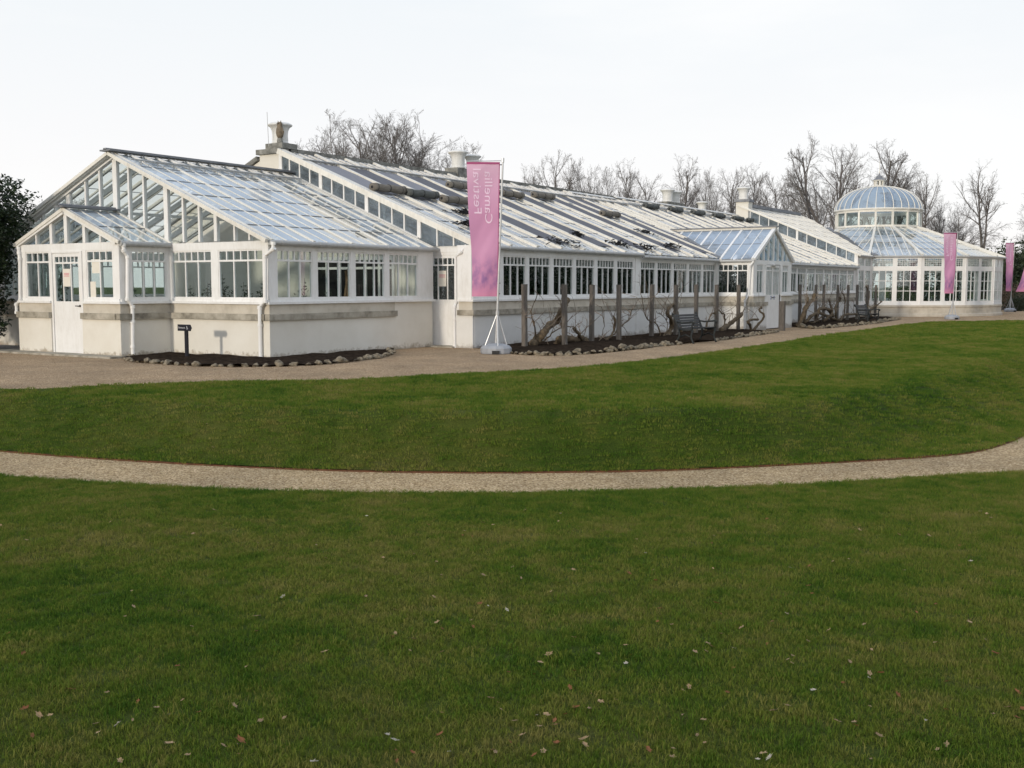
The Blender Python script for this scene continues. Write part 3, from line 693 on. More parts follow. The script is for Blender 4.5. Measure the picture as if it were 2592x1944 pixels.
# end wall with the white door, facing the wing
XW=23.62
f2f=Frame2((XW,18.22),ang(0,-1))
F=P['frame']; F.box(XW-.05,XW+.05,18.12,18.22,.0,2.53); F.box(XW-.05,XW+.05,16.87,17.0,.0,2.53); F.box(XW-.06,XW+.05,16.45,18.22,2.53,2.70); F.box(XW-.045,XW+.04,17.0,18.12,2.46,2.53)
d2,f2=door(lean,(XW-.0,18.12),ang(0,-1),1.12,2.43,tr=2.17,handle='left')
notice(d2,f2.P(.42,.02,1.62),(0,-1,0),(-1,0,0),.26,.42)
P['wall'].box(23.26,XW+.05,16.335,16.87,-.4,.858); P['ledge'].box(23.20,23.349,16.27,16.80,.861,.999); P['course'].box(23.29,23.349,16.36,16.80,1.0,1.219); P['sill'].box(23.245,23.349,16.31,16.84,1.221,1.274)
F.box(23.30,XW-.051,16.40,16.86,1.275,2.70)
P2['wall'].box(XW-.5,XW+.05,16.9,18.25,-.1,.03)
# glazing strip between wing roof and main roof
def gstrip(F,G,X,ya,yb,lo,hi,posts,thick):
    for y in posts: F.box(X-.03,X+.03,y-.022,y+.022,lo(y)+.01,hi(y)+.0)
    for y in thick: F.box(X-.045,X+.045,y-.06,y+.06,lo(y)-.0,hi(y)-.0)
    F.beam((X-.04,ya,lo(ya)),(X-.04,yb,lo(yb)),.1,.05,up=(0,-KR,1)); F.beam((X-.045,ya,hi(ya)+.045),(X-.045,yb,hi(yb)+.045),.09,.085,up=(0,-KR,1))
    G.hexa([(X-.003,ya,lo(ya)),(X-.003,yb,lo(yb)),(X-.003,yb,hi(yb)),(X-.003,ya,hi(ya))],[(X+.003,ya,lo(ya)),(X+.003,yb,lo(yb)),(X+.003,yb,hi(yb)),(X+.003,ya,hi(ya))])
G=MB()
gstrip(F,G,XW-.12,18.25,23.44,lambda y:wingz(y)+.05,lambda y:mainz(y)+.02,[18.77,19.2,19.65,20.52,20.95,21.4,22.25,22.65,23.05],[18.25,20.10,21.82,23.4])
for y in(17.1,17.65): F.box(XW-.15,XW-.09,y-.022,y+.022,2.70,mainz(y)-.05)
F.beam((XW-.165,16.3,mainz(16.3)+.045),(XW-.165,18.25,mainz(18.25)+.045),.09,.085,up=(0,-KR,1))
G.hexa([(XW-.123,16.5,2.70),(XW-.123,18.25,2.70),(XW-.123,18.25,mainz(18.25)-.05)],[(XW-.117,16.5,2.70),(XW-.117,18.25,2.70),(XW-.117,18.25,mainz(18.25)-.05)])
G.build('gable_strip_glass',M['stripg'],lean)
# solid cross wall at the wing end
mb=MB(); a=XW-.0; b=XW+.25
prof=[(18.28,.0),(28.5,.0),(28.5,3.55),(24.42,5.38),(24.42,5.56),(23.52,5.56),(23.52,wingz(22.6)-.02),(23.0,wingz(23.0)-.02),(18.28,wingz(18.28)-.02)]
mb.hexa([(a,y,z) for y,z in prof],[(b,y,z) for y,z in prof]); mb.build('end_wall',M['stucco'],lean)
mb=MB(); mb.box(a-.08,b+.10,23.46,24.50,5.56,5.71); mb.box(a-.03,b+.36,23.44,24.14,5.71,5.87); mb.box(b+.001,b+.36,23.46,23.6,5.50,5.709); mb.beam(((a+b)/2,28.7,3.56),((a+b)/2,24.46,5.46),.42,.13,up=(0,KR,1)); mb.build('wall_coping',M['coping'],lean)
# inner door screen in the cross wall; opaque dark sheet painted as unlit glass
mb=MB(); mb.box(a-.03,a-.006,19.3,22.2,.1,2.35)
mb.build('inner_dark_sheet',M['dark'],lean)
mb=MB()
for y in(19.25,19.75,20.25,20.72,21.22,21.72,22.2): mb.box(a-.07,a-.031,y-.04,y+.04,.05,2.42)
mb.box(a-.072,a-.033,19.2,22.25,2.1,2.17); mb.box(a-.073,a-.034,19.2,22.25,2.36,2.46); mb.box(a-.071,a-.032,19.2,22.25,.0,.9); mb.build('inner_door_frame',M['white'],lean)
# back wall and coping
mb=MB(); mb.box(b,XB,23.50,23.85,-.1,5.52); mb.build('back_wall',M['inner'],lean)
mb=MB(); mb.box(b+.37,XB-.2,23.44,23.95,5.60,5.73); mb.box(b+.37,XB-.2,23.47,23.90,5.521,5.599); mb.build('wall_coping',M['coping'],lean)
mb=MB(); mb.box(b,XB,16.5,23.3,-.2,.01); mb.build('floor',M['soil'],lean)
# roof
ml=math.hypot(7,7*KR); Ey=16.25; Ez=mainz(Ey)+.03; mt=math.hypot(23.42-Ey,(23.42-Ey)*KR)
MX=42.05; PX0=39.85;PX1=44.25; zpm=lambda x:2.66+(2.2-abs(x-MX))*.545
ridgez=zpm(MX); yv=16.4+(ridgez-2.72)/KR; vv=(yv-Ey)*math.hypot(1,KR)
X00=23.38
cols=[.22+.4567*i for i in range(80)]; maj=[.22+1.37*i for i in range(28)]
for n,poly in enumerate(([(0,0),(PX0-X00,0),(MX-X00,vv),(MX-X00,mt),(0,mt)],[(MX-X00,vv),(PX1-X00,0),(XB-X00+.1,0),(XB-X00+.1,mt),(MX-X00,mt)])):
    slope(lean,(X00,Ey,Ez),(1,0,0),unit((0,1,KR)),poly,cols,maj,.95,M['roofw'],M['cream'],bar=.036,major=.11,bh=.045,mh=.155,jit=.006)
gutter(lean,(XA-.05,Ey,2.66),(33.1,Ey,2.67)); gutter(lean,(33.15,Ey,2.60),(PX0-.1,Ey,2.60)); gutter(lean,(PX1+.1,Ey,2.60),(XB,Ey,2.60))
# ridge vents
nrm=unit((0,-KR,1))
mb=MB()
for k in range(26):
    x=X00+.3+1.37*k; op=.03 if k<15 else .10
    a_=Vector((x,22.5,mainz(22.5)+.07+op)); t=Vector((0,.72,.72*KR-op))
    mb.beam(a_,a_+Vector((1.2,0,0)),.06,.05)
    for q in(0,.4,.8,1.2): c=a_+Vector((q,0,0)); mb.beam(c,c+t,.06,.04,up=nrm)
    if k>=12: mb.beam(a_+Vector((0,.62,.62*KR+.03)),a_+Vector((1.25,.62,.62*KR+.03)),.2,.03,up=nrm)
mb.build('roof_vent_frame',M['old'],lean)
mb=MB(); mb.tube([(X00,22.42,mainz(22.42)+.14),(XB-.3,22.42,mainz(22.42)+.14)],.022,6)
for i in range(56): x=X00+.1+i*.64; mb.tube([(x,22.42,mainz(22.42)+.02),(x,22.42,mainz(22.42)+.15)],.016,4); mb.tube([(x,22.42,mainz(22.42)+.14),(x+.12,22.7,mainz(22.7)+.16)],.012,4)
mb.build('vent_rail',M['gutter'],lean)
# side porch
Yp=14.9
facade(P,lean,(PX0,Yw),ang(0,-1),Yw-Yp,[(.10,1.33,3,6)],zh=2.62)
facade(P,lean,(PX0,Yp),0,PX1-PX0,[(.37,1.02,2,4),(3.32,3.98,2,4)],skip=[(1.35,2.97)],zh=2.62)
facade(P,lean,(PX1,Yp),ang(0,1),Yw-Yp,[(.10,1.33,3,6)],zh=2.62)
P['ledge'].box(PX0-.15,PX0-.001,Yp-.149,Yp+.02,.861,.999); P['sill'].box(PX0-.105,PX0-.001,Yp-.104,Yp,1.221,1.274); P['wall'].box(PX0-.089,PX0,Yp-.089,Yp,-.4,.859); P['course'].box(PX0-.055,PX0,Yp-.054,Yp,1.0,1.219); P['frame'].box(PX0-.028,PX0+.07,Yp-.028,Yp+.07,1.336,2.618)
F=P['frame']; F.box(PX0+1.2,PX0+1.35,Yp-.06,Yp+.06,-.1,2.459); F.box(PX0+2.97,PX0+3.12,Yp-.06,Yp+.06,-.1,2.459)
for k in(0,1):
    dd,ff=door(lean,(PX0+1.352+k*.81,Yp),0,.80,2.5,z0=-.06,cols=4,ucols=4,tr=2.2,handle='left' if k else 'right')
    mb=MB()
    for z in(1.08,1.17): mb.box(PX0+1.352+.81+(-.2 if k==0 else .16)+.0,PX0+1.352+.81+(-.2 if k==0 else .16)+.05,Yp-.035,Yp-.026,z,z+.055)
    mb.build('finger_plate',M['blue'],dd)
mb=MB(); mb.box(MX-.25,MX+.25,Yp-.16,Yp-.05,2.42,2.47); mb.build('door_light',M['steel'],lean)
G=MB()
for x,t in((MX,.1),(MX-.55,.06),(MX-1.1,.09),(MX-1.6,.05),(MX+.55,.06),(MX+1.1,.09),(MX+1.6,.05)): F.box(x-t/2,x+t/2,Yp-.04,Yp+.04,2.621,zpm(x)-.02)
G.hexa([(PX0,Yp-.003,2.62),(PX1,Yp-.003,2.62),(MX,Yp-.003,ridgez)],[(PX0,Yp+.003,2.62),(PX1,Yp+.003,2.62),(MX,Yp+.003,ridgez)]); G.build('gable_glass',M['pane'],lean)
for s,xe in((-1,PX0),(1,PX1)): F.beam((xe+s*.05,Yp-.05,2.62),(MX,Yp-.05,ridgez+.03),.12,.13,up=(-s*.545,0,1))
PKx=.545
for s in(-1,1):
    Vv=unit((-s,0,PKx)); e=.1; sl=math.hypot(2.3,2.3*PKx); Lr=yv-Yp+.1
    # plan: eave from Yp-.1 to where it meets the main roof eave; ridge goes back to yv
    if s<0: O=(PX0-.1,Yw+0.0,2.66-.1*PKx+.04); U=(0,-1,0); poly=[(0,0),(Yw-Yp+.1,0),(Yw-Yp+.1,sl),(Yw-yv,sl)]; 
    else: O=(PX1+.1,Yp-.1,2.66-.1*PKx+.04); U=(0,1,0); poly=[(0,0),(Yw-Yp+.1,0),(yv-Yp+.1,sl),(0,sl)]
    cc=[Yw-Yp+.1-.09-.43*i for i in range(13)] if s<0 else [.09+.43*i for i in range(13)]
    slope(lean,O,U,Vv,poly,cc,cc[0::3],1.25,M['porchg'],M['white'],bar=.035,major=.09)
mb=MB(); mb.beam((MX,Yp-.2,ridgez+.12),(MX,yv+.1,ridgez+.12),.3,.04); mb.build('ridge_cap',M['lead'],lean)
mb=MB(); mb.beam((MX-.03,Yp-.1,ridgez+.03),(MX-.03,yv,ridgez+.03),.06,.14); mb.build('ridge_board',M['cream'],lean)
mb=MB(); mb.beam((PX0-.1,Ey,2.74),(MX,yv,ridgez+.07),.16,.03); mb.beam((PX1+.1,Ey,2.74),(MX,yv,ridgez+.07),.16,.03); mb.build('valley_lead',M['lead'],lean)
gutter(lean,(PX0-.1,Ey,2.58),(PX0-.1,Yp-.1,2.58),.055)
pipe(lean,[(23.36,16.62,2.66),(23.28,16.72,2.52),(23.34,17.0-.07,2.38),(23.34,16.93,1.2),(23.27,16.93,1.08),(23.27,16.93,.03)],collars=(.3,))
pipe(lean,[(PX0-.1,Yp-.05,2.55),(PX0-.16,Yp+.05,2.40),(PX0-.1,Yp+.08,2.2),(PX0-.09,Yp+.12,1.3),(PX0-.2,Yp+.22,1.05),(PX0-.2,Yp+.22,-.08)],r=.04)
P['wall'].build('wall',M['stuccow'],lean); P['ledge'].build('stone_ledge',M['stone'],lean); P['course'].build('stone_course',M['course'],lean); P['sill'].build('sill',M['white'],lean); P['frame'].build('timber_frame',M['white'],lean); P2['wall'].build('doorstep',M['stone'],lean)
# interior rafters + columns
mb=MB()
for k in range(14):
    x=X00+.25+2.74*k
    if abs(x-MX)<2.3: continue
    mb.beam((x,16.6,mainz(16.6)-.1),(x,23.25,mainz(23.25)-.1),.05,.14,up=nrm); mb.tube([(x,19.6,0),(x,19.6,mainz(19.6)-.15)],.035,6)
mb.build('rafters',M['white'],lean)
# ================================================================== 3. tall link section + 4. rotunda
link=thing('link_glasshouse','taller white-roofed lean-to section joining the long range to the domed rotunda','glasshouse',(60,20,0))
P={k:MB() for k in('wall','ledge','course','sill','frame')}
K3=.42; z3f=lambda y:3.30+K3*(y-16.35); X3=XB
F=P['frame'];G=MB()
gstrip(F,G,X3+.05,16.40,22.9,lambda y:mainz(y)+.10,lambda y:z3f(y),[16.4+.55*i for i in range(1,12)],[16.45,19.7,22.85])
mb=MB(); mb.box(X3-.0,X3+.6,22.55,23.3,4.6,6.38); mb.build('pier',M['stucco'],link)
mb=MB(); mb.box(X3-.08,X3+.68,22.47,23.4,6.38,6.52); mb.box(X3+.68,70,23.0,23.4,6.18,6.36); mb.build('wall_coping',M['lead'],link)
mb=MB(); mb.box(X3+.6,68,23.1,23.38,-.2,6.17); mb.build('back_wall',M['inner'],link)
G.build('gable_strip_glass',M['stripg'],link)
CXr,CYr=69.33,17.88; RR=7.15; RD=2.52; ZE=3.33; ZD=5.15
VT=lambda a,r:(CXr+r*math.cos(R(a)),CYr+r*math.sin(R(a)))
v0=VT(191.25,RR)
vl=[(v0[0],v0[1]),(68.3,20.7)]; vd=Vector((vl[1][0]-vl[0][0],vl[1][1]-vl[0][1])).normalized()
nL=(-vd.y,vd.x); nRt=(vd.y,-vd.x)
l3=math.hypot(6.9,6.9*K3)
slope(link,(X3-.05,16.15,z3f(16.15)+.03),(1,0,0),unit((0,1,K3)),[(0,0),(11,0),(11,l3+.15),(0,l3+.15)],[.3+.45*i for i in range(24)],[.3+1.35*i for i in range(8)],1.0,M['roofw'],M['cream'],bar=.07,major=.13,planclip=[(vl[0][0],vl[0][1],*nL)])
mb=MB(); mb.beam((v0[0]-.1,16.1,z3f(16.2)+.1),(68.3,20.7,z3f(20.7)+.12),.3,.04); mb.build('valley_lead',M['lead'],link)
# tall narrow front windows
zw3=[(.73,2.49,3,3,False),(2.68,3.17,1,1,True)]
fr=Frame2((X3+.0,16.35),0); Lf=v0[0]-X3-.02
fr.box(P['wall'],0,Lf,-.3,0,-.4,.5); fr.box(P['sill'],0,Lf,-.2,.06,.5,.62)
for a0,a1 in((0,.25),(1.3,1.5),(Lf-.25,Lf)): fr.box(F,a0,a1,-.08,.03,.62,3.3)
for a0,a1 in((.25,1.3),(1.5,Lf-.25)):
    fr.box(F,a0,a1,-.08,.028,.62,.73); fr.box(F,a0,a1,-.08,.028,2.49,2.68); fr.box(F,a0,a1,-.08,.028,3.17,3.3)
    for za,zb,c,r,ld in zw3: window(link,fr.P(a0,0,0),0,a1-a0,za,zb,c,None,0,r,lead=ld)
gutter(link,(X3,16.2,3.24),(v0[0],16.2,3.24),.05)
P['wall'].build('wall',M['stucco'],link); P['sill'].build('sill',M['white'],link); P['frame'].build('timber_frame',M['white'],link)
rot=thing('rotunda','round white glasshouse with blue-tinted ribbed glass dome and lantern','glasshouse',(CXr,CYr,0))
P={k:MB() for k in('wall','ledge','course','sill','frame','hip')}
F=P['frame']; ch=2*RR*math.sin(R(11.25))
fk=[191.25+22.5*i for i in range(13)]
for i in range(13):
    a=fk[i]; p=VT(a,RR);q=VT(a+22.5,RR); an=ang(q[0]-p[0],q[1]-p[1]); fr=Frame2(p,an)
    fr.box(P['sill'],-.02,ch+.02,-.25,.07,.53,.62)
    for a0,a1 in((0,.16),(ch/2-.09,ch/2+.09),(ch-.16,ch)): fr.box(F,a0,a1,-.09,.035,.62,3.3)
    for a0,a1 in((.16,ch/2-.09),(ch/2+.09,ch-.16)):
        fr.box(F,a0,a1,-.085,.03,.62,.73); fr.box(F,a0,a1,-.085,.03,2.49,2.68); fr.box(F,a0,a1,-.085,.03,3.17,3.30)
        for za,zb,c,r,ld in zw3: window(rot,fr.P(a0,0,0),an,a1-a0,za,zb,c,None,0,r,lead=ld,bar=.035)
    fr.box(F,-.03,.03,-.09,.05,.62,3.3)
prof=[(RR+.12,-.3),(RR+.12,.02),(RR+.05,.06),(RR+.05,.40),(RR+.09,.43),(RR+.09,.53),(RR-.3,.53)]
P['wall'].lathe(prof,(CXr,CYr,0),96)
# roof
KC=(ZD-ZE)/( (RR+.12)*math.cos(R(11.25))-RD*math.cos(R(11.25)))
for i in range(16):
    a=11.25+22.5*i; am=R(a+11.25); e=(RR+.14)*math.cos(R(11.25)); dr=RD*math.cos(R(11.25)); c2=(RR+.14)*math.sin(R(11.25)); c1=RD*math.sin(R(11.25))
    rad=Vector((math.cos(am),math.sin(am),0)); tan=Vector((-math.sin(am),math.cos(am),0)); O=Vector((CXr,CYr,ZE-.02))+rad*e
    Vv=(-rad+Vector((0,0,KC))).normalized(); sl=(e-dr)*math.hypot(1,KC)
    if 100<(a%360)<180: pass
    slope(rot,O,tan,Vv,[(-c2,0),(c2,0),(c1,sl),(-c1,sl)],[-1.17,-.78,-.39,0,.39,.78,1.17],[],1.05,M['roofg'],M['cream'],bar=.045,major=.01,planclip=[(vl[0][0],vl[0][1],*nRt)])
    pp=Vector((*VT(a,RR+.16),ZE-.0)); qq=Vector((*VT(a,RD),ZD+.03))
    s_=(pp.x-vl[0][0])*nRt[0]+(pp.y-vl[0][1])*nRt[1]
    if s_>-.2: P['hip'].beam(pp,qq,.13,.10)
P['hip'].build('hip_rafters',M['cream'],rot)
mb=MB()
for i in range(13): 
    p=VT(fk[i],RR+.2);q=VT(fk[i]+22.5,RR+.2); mb.tube([(*p,ZE-.07),(*q,ZE-.07)],.05,8)
mb.build('gutter',M['gutter'],rot)
# drum
D_=P['frame']; mb=MB(); gl=MB()
for i in range(16):
    a=11.25+22.5*i; p=VT(a,RD);q=VT(a+22.5,RD); an=ang(q[0]-p[0],q[1]-p[1]); fr=Frame2(p,an); c=2*RD*math.sin(R(11.25))
    fr.box(mb,-.02,c+.02,-.08,.06,ZD,ZD+.12); fr.box(mb,-.02,c+.02,-.08,.06,ZD+.90,ZD+1.02)
    fr.box(mb,-.055,.055,-.07,.045,ZD+.12,ZD+.90); fr.box(gl,.05,c-.05,-.006,.0,ZD+.12,ZD+.90)
    fr.box(mb,-.03,c+.03,-.1,.13,ZD+1.02,ZD+1.09)
mb.build('drum_frame',M['cream'],rot); gl.build('drum_glass',M['pane'],rot)
# dome: 32 ribs
ZT=ZD+1.09; RDm=2.60; HD=1.50
def dome_pt(t,a,r=0): return (CXr+(RDm+r)*math.cos(t)**.92*math.cos(a),CYr+(RDm+r)*math.cos(t)**.92*math.sin(a),ZT+(HD+r)*math.sin(t))
tm=R(84); dg=MB(); nu=32; nv=10
for i in range(nu):
    for j in range(nv):
        a0,a1=2*math.pi*i/nu,2*math.pi*(i+1)/nu; t0,t1=tm*j/nv,tm*(j+1)/nv
        dg.face([dome_pt(t0,a0),dome_pt(t0,a1),dome_pt(t1,a1),dome_pt(t1,a0)])
dg.build('dome_glass',M['domeg'],rot)
mb=MB()
for i in range(nu):
    a0=2*math.pi*i/nu; pts=[dome_pt(tm*j/12,a0,.02) for j in range(13)]; mb.tube(pts,[.030-.014*j/12 for j in range(13)],4)
for tt,rr_ in((0,.055),(R(70),.02)):
    pts=[dome_pt(tt,2*math.pi*k/32,.02) for k in range(33)]; mb.tube(pts,rr_,6)
mb.build('dome_ribs',M['cream'],rot)
mb=MB(); zt=ZT+HD
mb.lathe([(.36,-.04),(.36,.03),(.30,.03),(.30,.06)],(CXr,CYr,zt),16)
mb.lathe([(.34,.33),(.40,.36),(.40,.39),(.32,.4)],(CXr,CYr,zt),16)
for i in range(8): x,y=CXr+.29*math.cos(R(22.5+45*i)),CYr+.29*math.sin(R(22.5+45*i)); mb.beam((x,y,zt+.05),(x,y,zt+.34),.09,.06,up=(x-CXr,y-CYr,0))
lan=mb.build('lantern',M['cream'],rot)
mb=MB(); mb.lathe([(.40,.40),(.22,.52),(.16,.64),(.05,.70),(.03,.85)],(CXr,CYr,zt),16); mb.build('lantern_roof',M['lead'],lan)
mb=MB(); mb.lathe([(.035,.83),(.05,.90),(.02,.96),(.012,1.5),(.002,1.7)],(CXr,CYr,zt),8); mb.build('finial',M['cream'],lan)
P['wall'].build('wall',M['course'],rot,smooth=False); P['sill'].build('sill',M['white'],rot); P['frame'].build('timber_frame',M['white'],rot)
mb=MB(); mb.lathe([(RR-.3,-.1),(RR-.3,.05)],(CXr,CYr,0),48); mb.build('floor',M['floor'],rot)

# ================================================================== urns, owl, aerial
def urn_mesh(pre='urn'):
    mb=MB(); mb.lathe([(.28,0),(.30,.05),(.27,.07),(.28,.12),(.27,.28),(.285,.42),(.335,.52),(.40,.56),(.43,.58),(.43,.61),(.37,.64),(.33,.66),(.10,.67)],(0,0,0),28)
    e=bpy.data.meshes.new('urn'); e.from_pydata(mb.v,[],mb.f); e.materials.append(M['urn'])
    for p in e.polygons: p.use_smooth=True
    return e
um=urn_mesh()
for i,(x,y,z,s,l) in enumerate([(23.93,23.86,5.87,1.0,'white urn on the stone pier at the wing end, owl figure standing before it'),(32.82,23.68,5.93,1.03,'white urn behind the tall near banner, left of its pair'),(33.72,23.68,5.93,.93,'smaller white urn partly hidden behind the near banner top'),(51.0,23.68,5.86,1.05,'white urn on the far wall plinth, left of its pair'),(51.95,23.68,5.86,1.0,'white urn on the far wall plinth, right of its pair'),(57.6,24.6,5.75,.95,'lone white urn behind the blind rolls left of the last pier'),(59.65,22.95,6.52,1.12,'white urn on the cream pier next to the domed rotunda roof')]):
    o=bpy.data.objects.new('urn',um); COL.objects.link(o); o.location=(x,y,z); o.scale=(s*.86,s*.86,s*.95); tag(o,l,'urn','white urns along the wall top')
mb=MB(); mb.box(32.4,34.1,23.4,23.98,5.5,5.93); mb.build('urn_plinth',M['coping'],lean)
mb=MB(); mb.box(50.4,52.5,23.4,23.98,5.5,5.86); mb.build('urn_plinth',M['coping'],lean)
mb=MB(); mb.box(57.3,57.9,24.3,24.9,0,5.75); mb.build('urn_plinth',M['coping'],lean)
ow=thing('owl_figure','brown decoy owl with ear tufts standing before the first urn','owl figure',(23.66,23.60,5.87))
mb=MB(); mb.lathe([(.06,.13),(.095,.2),(.115,.30),(.105,.40),(.075,.47),(.075,.50),(.08,.56),(.065,.60),(.02,.615)],(0,0,0),14)
for s in(-1,1): mb.tube([(-.0,s*.045,.59),(-.01,s*.065,.66)],[.022,.002],5)
mb.tube([(-.06,0,.54),(-.10,0,.52)],[.02,.003],5)
mb.build('body',M['owl'],ow,local=True,smooth=True)
for s in(-1,1):
    mb=MB(); mb.tube([(0,s*.095,.42),(.02,s*.115,.32),(.05,s*.07,.18)],[.02,.04,.01],6); mb.build('wing',M['owl'],ow,local=True,smooth=True)
    mb=MB(); mb.tube([(-.068,s*.03,.56),(-.078,s*.03,.56)],.018,8); mb.build('eye',M['handle'],ow,local=True)
mb=MB(); mb.lathe([(.09,0),(.085,.08),(.07,.14)],(0,0,0),10); mb.build('perch',M['coping'],ow,local=True)
mb=MB(); q=atY(680,362,23.9); mb.tube([q-Vector((0,0,.1)),(q.x-.04,q.y,q.z+.9)],.008,5); tag(mb.build('aerial',M['gutter']),'thin straight aerial rod rising left of the first urn','aerial')
# ================================================================== blinds
nr=unit((0,-KR,1)); vs=unit((0,1,KR))
def blind(k,yb,ytop,kind,roll,full,label,group):
    x=X00+.22+1.37*k; O=Vector((x,0,0)); w=1.37
    o=thing(kind,label,'roof blind',(x,yb,mainz(yb)+.12),group=group)
    mb=MB(); y0=yb if not full else 16.7
    n=24; xa,xb=x+.13,x+w-.13
    rnd=random.Random(k*3+1)
    for j in range(n):
        ya=y0+(ytop-y0)*j/n; yc=y0+(ytop-y0)*(j+1)/n
        za=mainz(ya)+.070+.006*math.sin(ya*5+k); zb_=mainz(yc)+.070+.006*math.sin(yc*5+k)
        mb.hexa([(xa,ya,za-.006),(xb,ya,za-.006),(xb,yc,zb_-.006),(xa,yc,zb_-.006)],[(xa,ya,za),(xb,ya,za),(xb,yc,zb_),(xa,yc,zb_)])
    mb.build('netting',M['net2'] if k<9 and k%2==0 else M['net'],o)
    if roll:
        r=.112 if k<12 else .105; zc=mainz(yb)+r*1.0+.11
        mb=MB(); seg=18; tilt=.04
        pts=[Vector((x+.02+(w+.02)*i/8,yb+tilt*(.5-i/8)+.01*math.sin(i*2+k),zc+.012*math.sin(i*1.7+k))) for i in range(9)]
        mb.tube(pts,[r*(1+.03*math.sin(i*1.1+k)) for i in range(9)],seg); mb.build('roll',M['roll'] if roll==1 else M['roll2'],o,smooth=True)
        mb=MB(); mb.tube([pts[0]-Vector((.006,0,0)),pts[0]-Vector((.002,0,0))],.045,8)
        for i in(1,4,7): mb.tube([pts[i]-Vector((.010,0,0)),pts[i]+Vector((.010,0,0))],r*1.05,18)
        mb.build('roll_tie',M['ragged'],o)
for k,yb,rl,l in [(0,20.0,1,'brown rolled blind nearest the wing, at the left end of the netted roof'),(1,19.85,2,'grey green rolled blind, second from the left end of the roof'),(2,19.6,1,'brown rolled blind just left of the tall near banner'),(4,21.4,1,'rolled blind high on the roof behind the near banner'),(6,21.15,1,'brown rolled blind right beside the near banner pole'),(8,21.5,1,'brown rolled blind, second to the right of the near banner'),(10,20.1,1,'lone brown blind roll lower on the roof, midway to the far rolls'),(16,22.3,2,'leftmost of the dark far blind rolls, below the paired far urns'),(18,22.3,2,'second dark far blind roll counted from the left'),(20,22.3,2,'third dark far blind roll counted from the left'),(22,22.3,2,'fourth dark far blind roll counted from the left'),(24,22.3,2,'fifth dark far blind roll counted from the left'),(25.6,22.3,2,'last dark blind roll, right against the glazed end strip')]:
    blind(k,yb,22.4 if k<12 else 22.75,'rolled_blind',rl,False,l,'rolled slatted blinds on the roof')
for n,k in enumerate([3,5,7,9,11]):
    blind(k,16.7,22.35,'netting_blind',0,True,'long dark netting strip down to the eave, %s from the left'%['first','second','third','fourth','fifth'][n],'dark netting strips down the roof')
def blind2(k,y0,y1,l):
    x=X00+.22+1.37*k; mb=MB()
    mb.hexa([(x+.1,y0,mainz(y0)+.062),(x+.78,y0,mainz(y0)+.062),(x+.78,y1,mainz(y1)+.062),(x+.1,y1,mainz(y1)+.062)],[(x+.1,y0,mainz(y0)+.070),(x+.78,y0,mainz(y0)+.070),(x+.78,y1,mainz(y1)+.070),(x+.1,y1,mainz(y1)+.070)])
    tag(mb.build('netting_blind',M['net']),l,'roof blind','narrow netting strips on the far roof')
for k in(15,17,19,21,23): blind2(k,16.9,22.2,'narrow dark netting strip on the roof beyond the side porch')
blind2(12,17.6,21.0,'narrow dark netting strip beside the porch valley')
# torn netting heaps
def heap(cx,cy,l,n=5,s=.3,seed=0):
    rnd=random.Random(seed); mb=MB()
    for i in range(n*9):
        x=cx+rnd.gauss(0,s); y=cy+rnd.gauss(0,s*.35); z=mainz(y)+.12+abs(rnd.gauss(0,.05))
        a,b,c=[Vector((rnd.gauss(0,.10),rnd.gauss(0,.06),rnd.gauss(0,.03))) for _ in range(3)]; p=Vector((x,y,z)); p.z=max(p.z,mainz(y)+.1)
        mb.hexa([p+a,p+b,p+c],[p+a+nr*.012,p+b+nr*.012,p+c+nr*.012])
    tag(mb.build('torn_netting',M['ragged']),l,'netting','heaps of torn black netting')
for i,(px,py,l,s) in enumerate([(1178,550,'torn black netting left of the near banner edge, upper scrap',.22),(1185,580,'torn black netting left of the near banner edge, lower scrap',.2),(1463,605,'small black netting heap a little above the gutter',.14),(1425,625,'long ragged black netting lying along the gutter',.5),(1570,630,'ragged netting at the gutter right of the long scrap',.35),(1640,637,'black netting heap over the step in the gutter',.4),(1632,598,'straggling black netting halfway down a netting strip',.3),(1700,634,'thin black netting scrap left of the porch valley',.3)]):
    r=ray(px,py);t=(2.72-KR*16.4-H)/(r.z-KR*r.y); heap(r.x*t,r.y*t,l,s=s,seed=i)
# ================================================================== benches
def make_bench():
    b=thing('bench','x','bench')
    W=1.5
    for s in(-1,1):
        x=s*(W/2-.03); mb=MB()
        mb.tube([(x,.62,.84),(x,.66,.86),(x,.66,.80),(x,.60,.76),(x,.52,.60),(x,.46,.44),(x,.42,.40)],[.03,.035,.03,.028,.028,.03,.03],6)
        mb.tube([(x,.50,.62),(x,.36,.60),(x,.10,.62),(x,.0,.64),(x,-.05,.60),(x,-.02,.56)],[.024,.026,.026,.03,.03,.02],6)
        mb.tube([(x,-.0,.62),(x,.02,.5),(x,.0,.40)],.024,6)
        mb.tube([(x,.45,.42),(x,.2,.38),(x,0,.41)],.028,6)
        mb.tube([(x,.0,.40),(x,.05,.2),(x,.0,.06),(x,-.04,.0)],[.03,.028,.026,.035],6)
        mb.tube([(x,.44,.42),(x,.42,.2),(x,.52,.05),(x,.56,.0)],[.03,.028,.026,.035],6)
        mb.tube([(x,.03,.18),(x,.22,.26),(x,.42,.18)],.02,6)
        mb.build('side_frame',M['bench'],b,local=True,smooth=True)
    mb=MB()
    for i in range(6): y=.02+.078*i; z=.43-.02*math.sin(i/5*3.14); mb.box(-W/2+.02,W/2-.02,y,y+.062,z,z+.022)
    mb.build('seat',M['slat'],b,local=True)
    mb=MB()
    for i in range(5):
        t=i/4; y=.475+.13*t; z=.50+.30*t; mb.beam((-W/2+.02,y,z),(W/2-.02,y,z),.062,.02,up=(0,-1,.42))
    mb.build('backrest',M['slat'],b,local=True)
    return b
